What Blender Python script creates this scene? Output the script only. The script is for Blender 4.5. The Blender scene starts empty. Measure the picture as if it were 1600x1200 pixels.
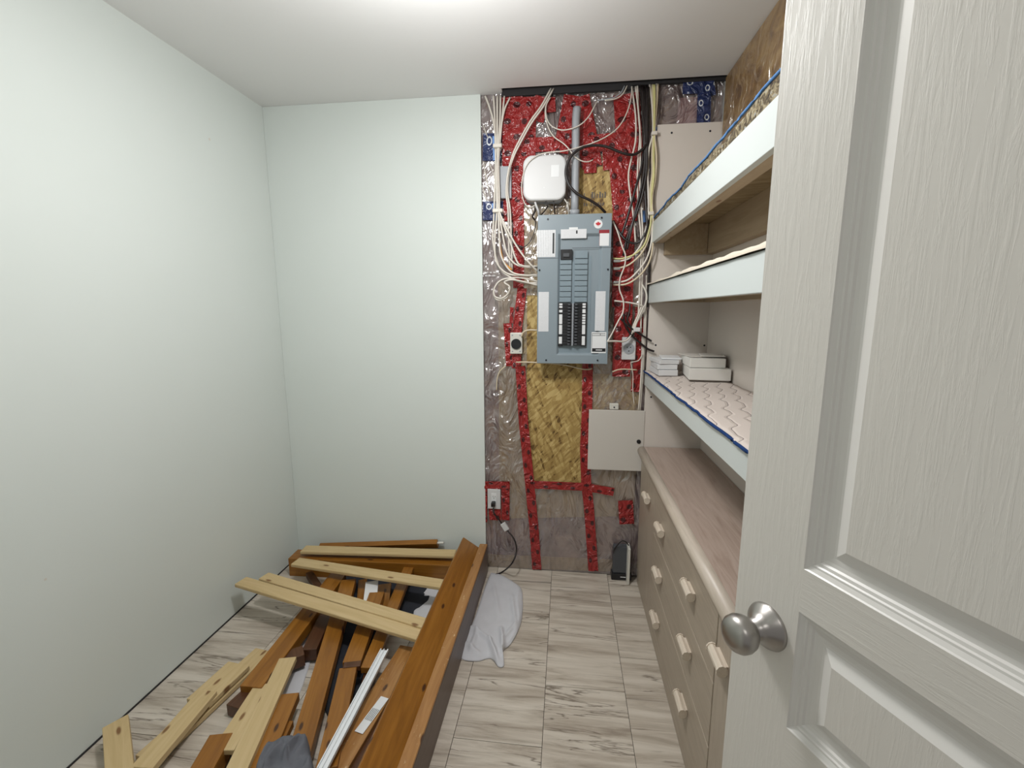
import bpy, bmesh, math, random
from mathutils import Vector, Matrix, noise
random.seed(7)
C = bpy.context.scene.collection
SC = bpy.context.scene

# ---------------------------------------------------------------- camera, light, exposure
cam = bpy.data.objects.new('camera', bpy.data.cameras.new('camera'))
cam.data.sensor_width = 36.0
cam.data.lens = 709.0 / 1600.0 * 36.0
cam.data.clip_start = 0.02
RM = Matrix(((0.9930682, -0.0167146, 0.116345), (0.1175205, 0.1589983, -0.9802594), (-0.0021141, 0.9871374, 0.1598605)))
cam.matrix_world = Matrix.Translation((0, 0, 1.401)) @ RM.to_4x4()
C.objects.link(cam); SC.camera = cam
w = bpy.data.worlds.new('world'); SC.world = w; w.use_nodes = True
w.node_tree.nodes['Background'].inputs[0].default_value = (1.0, 0.97, 0.94, 1)
w.node_tree.nodes['Background'].inputs[1].default_value = 0.25
SC.view_settings.view_transform = 'Standard'
SC.view_settings.look = 'None'
SC.view_settings.exposure = 0.22
SC.view_settings.gamma = 1.0
SC.view_settings.use_curve_mapping = False

def lamp(name, kind, loc, energy, size, color=(1, 1, 1), rot=(0, 0, 0)):
    l = bpy.data.lights.new(name, kind); l.energy = energy; l.color = color
    if kind == 'AREA':
        l.shape = 'DISK'; l.size = size
    else:
        l.shadow_soft_size = size
    o = bpy.data.objects.new(name, l); o.location = loc; o.rotation_euler = rot; C.objects.link(o); return o
LX, LY = -0.36, 1.17
lamp('ceiling_bulb', 'POINT', (LX, LY, 2.12), 17.5, 0.06, (1.0, 1.0, 0.99))
lamp('ceiling_diffuser', 'AREA', (LX, LY, 2.34), 8.5, 0.16, (1.0, 1.0, 0.99))
lamp('hall_fill_light', 'AREA', (0.1, -0.95, 2.38), 4, 0.5, (1.0, 0.98, 0.95))  # added fill lamp in the unseen hall behind the camera

# ---------------------------------------------------------------- materials
MT = {}
def mat(name, col=(.8, .8, .8), rough=.5, metal=0.0, spec=.5, **kw):
    m = bpy.data.materials.new(name); m.use_nodes = True; MT[name] = m
    b = m.node_tree.nodes['Principled BSDF']
    b.inputs['Base Color'].default_value = (*col, 1); b.inputs['Roughness'].default_value = rough
    b.inputs['Metallic'].default_value = metal; b.inputs['Specular IOR Level'].default_value = spec
    return m
def N(m, t, **kw):
    n = m.node_tree.nodes.new(t)
    for k, v in kw.items(): setattr(n, k, v)
    return n
def L(m, a, b): m.node_tree.links.new(a, b)
def bsdf(m): return m.node_tree.nodes['Principled BSDF']
def coords(m, scale=(1, 1, 1), world=False, rnd=True, rot=(0, 0, 0)):
    mp = N(m, 'ShaderNodeMapping'); mp.inputs['Scale'].default_value = scale; mp.inputs['Rotation'].default_value = rot
    if world:
        g = N(m, 'ShaderNodeNewGeometry'); src = g.outputs['Position']
    else:
        tc = N(m, 'ShaderNodeTexCoord'); src = tc.outputs['Object']
    if rnd:
        oi = N(m, 'ShaderNodeObjectInfo')
        mul = N(m, 'ShaderNodeVectorMath', operation='MULTIPLY_ADD')
        cx = N(m, 'ShaderNodeCombineXYZ')
        for i, k in enumerate((7.3, 13.1, 5.7)):
            mm = N(m, 'ShaderNodeMath', operation='MULTIPLY'); mm.inputs[1].default_value = k
            L(m, oi.outputs['Random'], mm.inputs[0]); L(m, mm.outputs[0], cx.inputs[i])
        ad = N(m, 'ShaderNodeVectorMath', operation='ADD')
        L(m, src, ad.inputs[0]); L(m, cx.outputs[0], ad.inputs[1]); src = ad.outputs[0]
    L(m, src, mp.inputs['Vector']); return mp.outputs['Vector']
def noise_t(m, vec, scale, detail=4, rough=.55, dist=0):
    n = N(m, 'ShaderNodeTexNoise'); n.inputs['Scale'].default_value = scale; n.inputs['Detail'].default_value = detail
    n.inputs['Roughness'].default_value = rough; n.inputs['Distortion'].default_value = dist
    L(m, vec, n.inputs['Vector']); return n.outputs['Fac']
def ramp(m, fac, stops, interp='LINEAR'):
    r = N(m, 'ShaderNodeValToRGB'); r.color_ramp.interpolation = interp
    e = r.color_ramp.elements
    while len(e) < len(stops): e.new(.5)
    for x, (p, c) in zip(e, stops):
        x.position = p; x.color = (*c, 1) if len(c) == 3 else c
    L(m, fac, r.inputs['Fac']); return r.outputs['Color']
def mix(m, fac, a, b, mode='MIX'):
    n = N(m, 'ShaderNodeMix', data_type='RGBA', blend_type=mode)
    if isinstance(fac, float): n.inputs['Factor'].default_value = fac
    else: L(m, fac, n.inputs['Factor'])
    for s, v in (('A', a), ('B', b)):
        i = [x for x in n.inputs if x.name == s and x.type == 'RGBA'][0]
        if isinstance(v, tuple): i.default_value = (*v, 1)
        else: L(m, v, i)
    return [x for x in n.outputs if x.type == 'RGBA'][0]
def bump(m, fac, strength=.2, dist=.002):
    b = N(m, 'ShaderNodeBump'); b.inputs['Strength'].default_value = strength; b.inputs['Distance'].default_value = dist
    L(m, fac, b.inputs['Height']); L(m, b.outputs[0], bsdf(m).inputs['Normal'])
def setc(m, c): L(m, c, bsdf(m).inputs['Base Color'])

m = mat('wall_paint', (.68, .76, .70), .55, spec=.35)
v = coords(m, world=True, rnd=False); f = noise_t(m, v, 260, 3); bump(m, f, .06, .001)
g = noise_t(m, v, 3.2, 2); setc(m, mix(m, g, (.70, .75, .72), (.73, .775, .75)))
m = mat('ceiling_paint', (.82, .815, .81), .7, spec=.2)
v = coords(m, world=True, rnd=False); bump(m, noise_t(m, v, 180, 3), .08, .001)
def wood(name, c0, c1, c2, knot, rough, ax='Y', gs=1.0, knots=True):
    m = mat(name, c1, rough)
    sc = {'Y': (14, 1.1, 14), 'X': (1.1, 14, 14), 'Z': (14, 14, 1.1)}[ax]
    sc = tuple(q * gs for q in sc)
    v = coords(m, sc)
    f = noise_t(m, v, 2.2, 6, .6, 1.4)
    col = ramp(m, f, [(.25, c0), (.5, c1), (.75, c2)])
    if knots:
        sk = {'Y': (11, 4.2, 11), 'X': (4.2, 11, 11), 'Z': (11, 11, 4.2)}[ax]
        v2 = coords(m, sk)
        vo = N(m, 'ShaderNodeTexVoronoi', voronoi_dimensions='2D'); vo.inputs['Scale'].default_value = .8; L(m, v2, vo.inputs['Vector'])
        k = ramp(m, vo.outputs['Distance'], [(.035, (1, 1, 1)), (.068, (0, 0, 0))])
        col = mix(m, k, col, knot)
    setc(m, col); bump(m, f, .12, .001)
    return m
wood('pine', (.50, .36, .17), (.58, .43, .22), (.64, .49, .27), (.22, .11, .04), .5)
wood('stained_wood', (.19, .072, .009), (.28, .112, .014), (.37, .16, .026), (.06, .02, .006), .33)
wood('dark_and_shaded_wood', (.055, .020, .007), (.085, .032, .012), (.12, .048, .018), (.02, .01, .004), .4)  # dark pieces, and one board whose shade is put into the colour
wood('worn_glinted_edge', (.26, .11, .025), (.36, .17, .05), (.46, .25, .09), (.08, .03, .01), .35)
m = MT['worn_glinted_edge']
fk = ramp(m, noise_t(m, coords(m, (20, 5, 20)), 3.0, 5, .7), [(.62, (0, 0, 0)), (.68, (1, 1, 1))])
old = bsdf(m).inputs['Base Color'].links[0].from_socket; setc(m, mix(m, fk, old, (.62, .45, .26)))  # pale flecks: worn chips together with glints painted into the colour
wood('rail_face_shaded', (.10, .06, .045), (.13, .085, .065), (.15, .10, .08), (.05, .03, .02), .4, knots=False)  # outer side of the rail, its shade put into the dark colour
wood('washed_oak', (.33, .27, .21), (.39, .325, .255), (.44, .375, .30), (.3, .22, .18), .45, ax='Y', gs=1.6, knots=False)
wood('washed_oak_upright', (.33, .27, .21), (.39, .325, .258), (.44, .375, .305), (.3, .22, .18), .45, ax='Z', gs=1.6, knots=False)
wood('washed_oak_top', (.34, .25, .20), (.44, .34, .285), (.50, .40, .345), (.25, .17, .13), .4, ax='Y', gs=1.4, knots=False)
wood('handle_wood', (.60, .51, .41), (.68, .59, .49), (.72, .64, .54), (.5, .4, .3), .4, gs=2, knots=False)
wood('cleat_wood', (.36, .27, .17), (.42, .32, .21), (.47, .37, .25), (.2, .1, .05), .6)
mat('melamine', (.70, .64, .585), .4)
mat('shelf_white', (.58, .62, .61), .4)
mat('shelf_mint', (.60, .70, .58), .45)
# oriented strand board
m = mat('strand_board', (.45, .31, .12), .6)
cols = []
v = coords(m, (1, 1, 1), rnd=True)
wv = noise_t(m, v, 6, 2)
vd = N(m, 'ShaderNodeVectorMath', operation='MULTIPLY_ADD'); L(m, wv, vd.inputs[0]); vd.inputs[1].default_value = (.022, .022, .022); L(m, v, vd.inputs[2])
def flakes(rotz, s):
    mp = N(m, 'ShaderNodeMapping'); mp.vector_type = 'TEXTURE'; mp.inputs['Rotation'].default_value = (0, rotz, 0); mp.inputs['Scale'].default_value = (1 / s, 1 / s, 4.2 / s)
    L(m, vd.outputs[0], mp.inputs['Vector'])
    vo = N(m, 'ShaderNodeTexVoronoi'); vo.inputs['Scale'].default_value = 1; L(m, mp.outputs[0], vo.inputs['Vector'])
    return vo
fa, fb = flakes(.75, 105), flakes(-.35, 62)
s1 = N(m, 'ShaderNodeSeparateColor'); L(m, fa.outputs['Color'], s1.inputs[0])
s2 = N(m, 'ShaderNodeSeparateColor'); L(m, fb.outputs['Color'], s2.inputs[0])
av = N(m, 'ShaderNodeMath', operation='ADD'); L(m, s1.outputs[0], av.inputs[0]); L(m, s2.outputs[1], av.inputs[1])
hv = N(m, 'ShaderNodeMath', operation='MULTIPLY'); L(m, av.outputs[0], hv.inputs[0]); hv.inputs[1].default_value = .5
c = ramp(m, hv.outputs[0], [(.12, (.13, .07, .018)), (.24, (.30, .185, .055)), (.55, (.42, .28, .09)), (.9, (.62, .46, .19))])
setc(m, c); bump(m, hv.outputs[0], .4, .002)
m = mat('shelf_strand_board', (.30, .22, .12), .6)
v = coords(m, (1, 1, 1)); f = noise_t(m, coords(m, (3, 9, 3)), 4, 4); setc(m, ramp(m, f, [(.3, (.20, .14, .07)), (.7, (.38, .29, .17))]))
# batt behind the barrier: mottled
m = mat('batt', (.2, .15, .15), .9)
v = coords(m, (1, 1, 1), world=True, rnd=False)
f = noise_t(m, v, 7, 5, .6, .5); setc(m, ramp(m, f, [(.3, (.12, .08, .085)), (.5, (.22, .15, .155)), (.7, (.36, .26, .22))]))
m = mat('dull_sheathing', (.27, .2, .13), .8)
f = noise_t(m, coords(m, (14, 14, 5), world=True, rnd=False), 2, 5, .6); setc(m, ramp(m, f, [(.3, (.20, .14, .08)), (.5, (.33, .24, .145)), (.75, (.46, .35, .22))]))
m = mat('pink_batt', (.5, .3, .32), .9)
m = mat('cavity_shade', (.03, .028, .03), .8)  # near-black colour standing in for shade in gaps
# plastic barrier
m = bpy.data.materials.new('vapour_film'); m.use_nodes = True; MT['vapour_film'] = m
b = bsdf(m); b.inputs['Base Color'].default_value = (.40, .33, .315, 1); b.inputs['Roughness'].default_value = .16
b.inputs['Specular IOR Level'].default_value = .9
tr = N(m, 'ShaderNodeBsdfTransparent'); ms = N(m, 'ShaderNodeMixShader')
v = coords(m, (1, 1, .6), world=True, rnd=False)
f = noise_t(m, v, 9, 6, .7, 1.2)
fm = N(m, 'ShaderNodeMapRange'); fm.inputs['From Min'].default_value = .35; fm.inputs['From Max'].default_value = .75
fm.inputs['To Min'].default_value = .16; fm.inputs['To Max'].default_value = .55; L(m, f, fm.inputs['Value'])
L(m, fm.outputs[0], ms.inputs[0]); L(m, tr.outputs[0], ms.inputs[1]); L(m, b.outputs[0], ms.inputs[2])
gl = N(m, 'ShaderNodeBsdfGlossy'); gl.inputs['Roughness'].default_value = .17; gl.inputs['Color'].default_value = (1, 1, 1, 1)
m2 = N(m, 'ShaderNodeMixShader'); m2.inputs[0].default_value = .15; m2.label = 'gloss'
L(m, ms.outputs[0], m2.inputs[1]); L(m, gl.outputs[0], m2.inputs[2])
L(m, m2.outputs[0], m.node_tree.nodes['Material Output'].inputs['Surface'])
nzf = noise_t(m, v, 9, 2.5, .5, 2.2); msk = ramp(m, noise_t(m, v, 1.8, 2), [(.40, (.25, .25, .25)), (.62, (1, 1, 1))]); nzm = mix(m, 1.0, nzf, msk, 'MULTIPLY'); bump(m, nzm, 1.0, .058)
L(m, b.inputs['Normal'].links[0].from_socket, gl.inputs['Normal'])
# tapes : uv.x across (0..1), uv.y along in metres
def tape(name, col, mark, per, rough=.2, white=False):
    m = mat(name, col, rough, spec=.6)
    uv = N(m, 'ShaderNodeTexCoord').outputs['UV']
    sp = N(m, 'ShaderNodeSeparateXYZ'); L(m, uv, sp.inputs[0])
    def M(op, a, b=None, c=None):
        n = N(m, 'ShaderNodeMath', operation=op)
        for i, q in enumerate((a, b, c)):
            if q is None: continue
            if isinstance(q, (int, float)): n.inputs[i].default_value = q
            else: L(m, q, n.inputs[i])
        return n.outputs[0]
    row = M('FLOOR', M('DIVIDE', sp.outputs[1], per))
    fy = M('MULTIPLY', M('SUBTRACT', M('FRACT', M('DIVIDE', sp.outputs[1], per)), .5), per)
    off = M('MULTIPLY', M('SUBTRACT', M('FRACT', M('MULTIPLY', row, .5)), .25), .9)
    fx = M('MULTIPLY', M('SUBTRACT', M('SUBTRACT', sp.outputs[0], .5), off), .055)
    d = M('SQRT', M('ADD', M('MULTIPLY', fx, fx), M('MULTIPLY', M('MULTIPLY', fy, fy), .5)))
    mk = M('LESS_THAN', d, .0095)
    if white:
        mk = M('MULTIPLY', mk, M('GREATER_THAN', d, .006))
    nz = noise_t(m, coords(m, world=True, rnd=False), 25, 4)
    base = mix(m, nz, tuple(q * .8 for q in col), tuple(min(1, q * 1.25) for q in col))
    setc(m, mix(m, mk, base, mark)); bump(m, noise_t(m, coords(m, world=True, rnd=False), 16, 2.5, .5, 2.2), 1.0, .024)
tape('red_tape', (.33, .022, .022), (.075, .012, .014), .07)
tape('blue_tape', (.022, .035, .12), (.75, .78, .82), .06, .3, True)
# plain
mat('light_blue_tape', (.16, .33, .72), .5)
mat('cable_white', (.72, .67, .60), .42)
mat('cable_ivory', (.66, .56, .40), .42)
mat('cable_yellow', (.62, .58, .26), .42)
mat('cable_orange', (.75, .33, .05), .4)
mat('cable_black', (.018, .013, .013), .35)
mat('plastic_white', (.66, .66, .665), .4)
mat('plastic_cream', (.68, .66, .60), .4)
mat('plastic_black', (.012, .012, .014), .35)
mat('plastic_dark_grey', (.07, .075, .085), .4)
mat('conduit_grey', (.36, .38, .41), .45)
mat('panel_grey', (.25, .30, .335), .38, spec=.5)
mat('panel_inner', (.225, .285, .325), .4)
mat('media_grey', (.63, .59, .54), .45)
mat('label_white', (.80, .81, .82), .4)
mat('label_red', (.30, .02, .03), .4)
mat('screw_dark', (.01, .01, .02), .4)
mat('steel', (.5, .5, .5), .3, 1.0)
m = mat('brushed_nickel', (.40, .38, .36), .33, 1.0)
bump(m, noise_t(m, coords(m, (4, 4, 220), rnd=False), 8, 2), .03, .0005)
m = mat('white_trim_metal', (.80, .82, .84), .35)
mat('book_paper', (.66, .62, .57), .6)
mat('box_white', (.72, .70, .66), .45)
mat('base_dark', (.13, .11, .09), .6)
m = mat('printed_label', (.75, .75, .77), .45)
wv = N(m, 'ShaderNodeTexWave', bands_direction='X'); wv.inputs['Scale'].default_value = 40; wv.inputs['Distortion'].default_value = 1.5; wv.inputs['Detail Scale'].default_value = 6
L(m, coords(m, (1, 1, 1), rnd=False), wv.inputs['Vector']); setc(m, ramp(m, wv.outputs['Fac'], [(.72, (.76, .77, .79)), (.95, (.5, .5, .52))]))
m = mat('printed_rows', (.75, .75, .77), .45)
wv = N(m, 'ShaderNodeTexWave', bands_direction='Z'); wv.inputs['Scale'].default_value = 55; wv.inputs['Distortion'].default_value = 1; wv.inputs['Detail Scale'].default_value = 6
L(m, coords(m, (1, 1, 1), rnd=False), wv.inputs['Vector']); setc(m, ramp(m, wv.outputs['Fac'], [(.75, (.76, .77, .79)), (.95, (.5, .5, .53))]))
# fabrics
def cloth(name, c0, c1, s=260):
    m = mat(name, c0, .9, spec=.1); v = coords(m, rnd=False)
    f = noise_t(m, v, 18, 3); setc(m, mix(m, f, c0, c1)); bump(m, noise_t(m, v, s, 2), .25, .001)
cloth('white_cloth', (.56, .56, .59), (.64, .64, .67))
cloth('grey_cloth', (.12, .125, .145), (.17, .175, .195))
cloth('charcoal_cloth', (.026, .028, .036), (.045, .048, .058))
cloth('navy_piping', (.012, .035, .12), (.02, .05, .16))
cloth('blue_piping', (.06, .15, .34), (.12, .24, .46))
cloth('pad_side', (.03, .022, .012), (.16, .13, .085), 40)
m = MT['pad_side']; f = noise_t(m, coords(m, (10, 26, 30), rnd=False), 1.6, 5, .65, 1.5); setc(m, ramp(m, f, [(.36, (.035, .03, .03)), (.48, (.14, .11, .07)), (.60, (.34, .29, .19)), (.72, (.16, .24, .36))])); bump(m, f, .8, .01)
# quilt with wavy stitched lines
m = mat('quilt', (.62, .54, .49), .8)
v = coords(m, (1, 1, 1), world=True, rnd=False)
sp = N(m, 'ShaderNodeSeparateXYZ'); L(m, v, sp.inputs[0])
def M2(op, a, b=None):
    n = N(m, 'ShaderNodeMath', operation=op)
    for i, q in enumerate((a, b)):
        if q is None: continue
        if isinstance(q, (int, float)): n.inputs[i].default_value = q
        else: L(m, q, n.inputs[i])
    return n.outputs[0]
QA = M2('ADD', M2('MULTIPLY', sp.outputs[0], .25), M2('MULTIPLY', sp.outputs[1], .97)); QB = M2('SUBTRACT', M2('MULTIPLY', sp.outputs[1], .25), M2('MULTIPLY', sp.outputs[0], .97))
wy = M2('MULTIPLY', M2('SINE', M2('MULTIPLY', QA, 46.0)), .008)
wy2 = M2('MULTIPLY', M2('SINE', M2('MULTIPLY', QA, 97.0)), .0022)
yy = M2('ADD', M2('ADD', QB, wy), wy2)
fr = M2('ABSOLUTE', M2('SUBTRACT', M2('FRACT', M2('MULTIPLY', yy, 21.0)), .5))
ln = M2('LESS_THAN', fr, .022)
nz = noise_t(m, v, 14, 2)
ln2 = M2('MULTIPLY', ln, M2('GREATER_THAN', nz, .36))
setc(m, mix(m, ln2, (.62, .545, .495), (.20, .16, .155)))
bp = M2('MINIMUM', M2('MULTIPLY', fr, 6.0), 1.0); bump(m, bp, .5, .004)
# door skins
def door_mat(name, sc):
    m = mat(name, (.675, .645, .60), .36, spec=.45)
    v = coords(m, sc, rnd=False)
    f = noise_t(m, v, 9, 5, .65, .6); f2 = ramp(m, f, [(.45, (0, 0, 0)), (.62, (1, 1, 1))]); bump(m, f2, .17, .0012)
door_mat('door_grain_upright', (16, 16, 1.3)); door_mat('door_grain_level', (1.3, 16, 16)); mat('door_moulding', (.68, .66, .63), .3)
# floor tile
m = mat('travertine_tile', (.5, .45, .38), .42, spec=.4)
oi = N(m, 'ShaderNodeObjectInfo')
v = coords(m, (.75, 7.5, 1), world=True)
v2 = coords(m, (.5, 16, 1), world=True)
f1 = noise_t(m, v, 2.6, 9, .66, .5); f2 = noise_t(m, v2, 2.1, 8, .7, .5)
c1 = ramp(m, f1, [(.30, (.27, .225, .18)), (.42, (.44, .38, .315)), (.55, (.58, .52, .445)), (.75, (.68, .62, .545))])
st = ramp(m, f2, [(.30, (1, 1, 1)), (.40, (0, 0, 0))])
c2 = mix(m, st, c1, (.155, .13, .105))
th = N(m, 'ShaderNodeTexNoise'); th.inputs['Scale'].default_value = 1.5; th.inputs['Detail'].default_value = 6; th.inputs['Distortion'].default_value = .5
L(m, coords(m, (.9, 9.5, 1), world=True), th.inputs['Vector'])
ab = N(m, 'ShaderNodeMath', operation='SUBTRACT'); L(m, th.outputs['Fac'], ab.inputs[0]); ab.inputs[1].default_value = .5
ab2 = N(m, 'ShaderNodeMath', operation='ABSOLUTE'); L(m, ab.outputs[0], ab2.inputs[0])
vein = ramp(m, ab2.outputs[0], [(.0, (1, 1, 1)), (.013, (0, 0, 0))])
pt = ramp(m, noise_t(m, coords(m, (2, 5, 1), world=True), 1.6, 2), [(.44, (0, 0, 0)), (.54, (1, 1, 1))])
vm = mix(m, 1.0, vein, pt, 'MULTIPLY')
c3 = mix(m, vm, c2, (.20, .165, .13)); setc(m, c3)
mat('grout', (.11, .095, .08), .8)
# lamp glass
m = mat('lamp_glass', (.9, .9, .88), .4); bsdf(m).inputs['Emission Color'].default_value = (1, .97, .92, 1); bsdf(m).inputs['Emission Strength'].default_value = 5

# ---------------------------------------------------------------- mesh helpers
def finish(name, bm, material, parent=None, smooth=False, bevel=0, seg=2):
    me = bpy.data.meshes.new(name); bm.normal_update(); bm.to_mesh(me); bm.free()
    mats = material if isinstance(material, (list, tuple)) else [material]
    for q in mats: me.materials.append(MT[q])
    if smooth:
        for p in me.polygons: p.use_smooth = True
    o = bpy.data.objects.new(name, me); C.objects.link(o)
    if parent: o.parent = parent
    if bevel:
        b = o.modifiers.new('bevel', 'BEVEL'); b.width = bevel; b.segments = seg; b.limit_method = 'ANGLE'
    return o
def tag(o, label=None, cat=None, group=None, kind=None):
    for k, q in (('label', label), ('category', cat), ('group', group), ('kind', kind)):
        if q: o[k] = q
    return o
def empty(name, loc, label, cat, group=None, rot=None):
    o = bpy.data.objects.new(name, None); o.empty_display_size = .05; C.objects.link(o)
    o.location = loc
    if rot is not None: o.rotation_euler = rot
    return tag(o, label, cat, group)
def abox(bm, x0, y0, z0, x1, y1, z1, mi=0):
    vs = [bm.verts.new(p) for p in ((x0, y0, z0), (x1, y0, z0), (x1, y1, z0), (x0, y1, z0), (x0, y0, z1), (x1, y0, z1), (x1, y1, z1), (x0, y1, z1))]
    for f in ((3, 2, 1, 0), (4, 5, 6, 7), (0, 1, 5, 4), (1, 2, 6, 5), (2, 3, 7, 6), (3, 0, 4, 7)):
        bm.faces.new([vs[i] for i in f]).material_index = mi
    return vs
def box(name, a, b, material, parent=None, bevel=0, at=None):
    """box from a to b in world numbers; its origin is at its base centre"""
    cx, cy, cz = (a[0] + b[0]) / 2, (a[1] + b[1]) / 2, min(a[2], b[2])
    org = Vector(at) if at is not None else Vector((cx, cy, cz))
    bm = bmesh.new()
    abox(bm, *[min(a[i], b[i]) - org[i] for i in range(3)], *[max(a[i], b[i]) - org[i] for i in range(3)])
    o = finish(name, bm, material, parent, bevel=bevel)
    o.location = org - (world_loc(parent) if parent else Vector())
    return o
def world_loc(p):
    q = Vector()
    while p: q += p.location; p = p.parent
    return q
def struct(o): o['kind'] = 'structure'; return o
def catmull(pts, sub):
    P = [Vector(p) for p in pts]
    if len(P) < 3: return P
    out = []
    for i in range(len(P) - 1):
        p0 = P[i - 1] if i else P[0] * 2 - P[1]; p1 = P[i]; p2 = P[i + 1]; p3 = P[i + 2] if i + 2 < len(P) else P[-1] * 2 - P[-2]
        for k in range(sub):
            t = k / sub
            out.append(.5 * ((2 * p1) + (-p0 + p2) * t + (2 * p0 - 5 * p1 + 4 * p2 - p3) * t * t + (-p0 + 3 * p1 - 3 * p2 + p3) * t ** 3))
    out.append(P[-1]); return out
def tube_bm(bm, pts, r, n=6, sub=6, flat=1.0):
    P = catmull(pts, sub); rings = []
    up = Vector((0, 1, 0))
    for i, p in enumerate(P):
        d = (P[min(i + 1, len(P) - 1)] - P[max(i - 1, 0)])
        if d.length < 1e-7: d = Vector((0, 0, 1))
        d.normalize()
        s = d.cross(up)
        if s.length < .05: s = d.cross(Vector((1, 0, 0)))
        s.normalize(); u = s.cross(d).normalized()
        rings.append([bm.verts.new(p + s * (r * math.cos(2 * math.pi * k / n)) + u * (r * flat * math.sin(2 * math.pi * k / n))) for k in range(n)])
    for a, b in zip(rings, rings[1:]):
        for k in range(n): bm.faces.new((a[k], a[(k + 1) % n], b[(k + 1) % n], b[k]))
    bm.faces.new(rings[0][::-1]); bm.faces.new(rings[-1])
def cable(name, pts, r, material, label=None, cat='cable', group=None, parent=None, sub=6, flat=1.0):
    bm = bmesh.new(); org = Vector(pts[-1]); base = org - (world_loc(parent) if parent else Vector())
    tube_bm(bm, [Vector(p) - org for p in pts], r, sub=sub, flat=flat)
    o = finish(name, bm, material, parent, smooth=True); o.location = base
    if label: tag(o, label, cat, group)
    return o
def lathe(name, prof, material, parent=None, seg=40, axis=Matrix.Identity(3)):
    bm = bmesh.new(); rings = []
    for r, h in prof:
        if r < 1e-6: rings.append([bm.verts.new(axis @ Vector((0, 0, h)))])
        else: rings.append([bm.verts.new(axis @ Vector((r * math.cos(2 * math.pi * k / seg), r * math.sin(2 * math.pi * k / seg), h))) for k in range(seg)])
    for a, b in zip(rings, rings[1:]):
        for k in range(seg):
            k2 = (k + 1) % seg
            if len(a) == 1 and len(b) == 1: continue
            if len(a) == 1: bm.faces.new((a[0], b[k], b[k2]))
            elif len(b) == 1: bm.faces.new((a[k], a[k2], b[0]))
            else: bm.faces.new((a[k], a[k2], b[k2], b[k]))
    bmesh.ops.recalc_face_normals(bm, faces=bm.faces)
    return finish(name, bm, material, parent, smooth=True)
def prism(name, poly, y0, y1, material, parent=None, bevel=0):
    """(x,z) outline extruded from y0 to y1, facing the room"""
    bm = bmesh.new(); ox, oz = poly[0]
    base = Vector((ox, y1, oz))
    A = [bm.verts.new((x - ox, y0 - y1, z - oz)) for x, z in poly]; B = [bm.verts.new((x - ox, 0, z - oz)) for x, z in poly]
    bm.faces.new(A); bm.faces.new(B[::-1]); n = len(poly)
    for k in range(n): bm.faces.new((A[k], B[k], B[(k + 1) % n], A[(k + 1) % n]))
    bmesh.ops.recalc_face_normals(bm, faces=bm.faces)
    o = finish(name, bm, material, parent, bevel=bevel); o.location = base - (world_loc(parent) if parent else Vector())
    return o

# ---------------------------------------------------------------- room shell
XL, XR, YB, YF, ZC = -1.515, 0.681, 2.277, -0.06, 2.40
DX = -0.416          # where the drywall of the back wall ends
YU = 2.290           # face of the open utility part of that wall
struct(box('wall_left', (XL - .1, YF - 1.3, 0), (XL, YB + .25, 2.7), 'wall_paint'))
struct(box('wall_right', (XR, YF, 0), (XR + .1, YB + .25, 2.7), 'wall_paint'))
struct(box('wall_back', (XL, YB, 0.004), (DX, YB + .013, ZC), 'wall_paint', bevel=.002))
wu = struct(box('wall_utility', (XL, YU + .014, 0), (XR, YU + .2, 2.7), 'batt'))
fl = struct(box('floor', (XL, YF - 1.3, -.05), (XR + .1, YU + .02, -.004), 'grout'))
bm = bmesh.new()
abox(bm, XL, YF - 1.3, ZC, XR, 2.235, ZC + .02); abox(bm, XL, 2.235, ZC, -.312, YB + .013, ZC + .02)
struct(finish('ceiling', bm, 'ceiling_paint'))
bm = bmesh.new(); abox(bm, XL, 1.9, ZC + .27, XR, YU + .2, ZC + .30)
abox(bm, XL, 1.88, ZC + .02, XR, 1.9, ZC + .3)
struct(finish('cavity_roof_dark', bm, 'cavity_shade'))  # roof and side of the cavity, coloured dark as if unlit
bm = bmesh.new(); abox(bm, -.315, 2.272, 2.382, .275, YU + .012, 2.66); abox(bm, .275, 2.272, 2.398, XR, YU + .012, 2.66); struct(finish('gap_shade_band', bm, 'cavity_shade'))  # dark boxes across the ceiling gap, their colour stands for its shade
# front wall with the doorway the picture is taken from
bm = bmesh.new()
abox(bm, XL, YF - .11, 0, -.235, YF, ZC); abox(bm, .60, YF - .11, 0, XR + .1, YF, ZC); abox(bm, -.235, YF - .11, 2.05, .60, YF, ZC)
struct(finish('wall_front', bm, 'wall_paint'))
bm = bmesh.new()
for s0, s1 in ((-.235, -.215), (.578, .60)): abox(bm, s0, YF - .12, 0, s1, YF + .004, 2.05)
abox(bm, -.235, YF - .12, 2.03, .60, YF + .004, 2.05)
struct(finish('trim_2', bm, 'door_moulding'))
# floor tiles
TW, TLn, T0 = .295, .59, -.35
for ci in range(-4, 4):
    x0 = T0 + ci * TW; ph = {0: 1.859, 1: 1.52, 2: 1.695, -1: 1.60, -2: 1.9, -3: 1.45, -4: 1.75, 3: 1.3}[ci]
    k = -6
    while ph + k * TLn < YB + .02:
        y0 = ph + k * TLn; y1 = y0 + TLn; k += 1
        a0, a1 = max(x0, XL), min(x0 + TW, XR); b0, b1 = max(y0, -.8), min(y1, YU)
        if a1 - a0 < .02 or b1 - b0 < .02: continue
        t = box('floor_tile', (a0 + .0009, b0 + .0009, -.004), (a1 - .0009, b1 - .0009, 0), 'travertine_tile', fl, bevel=.0006)
# dark strip along the left wall, its colour stands for shade in the gap
struct(box('gap_shade_left', (XL, YF, 0), (XL + .0035, YB, .006), 'cavity_shade'))

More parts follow.
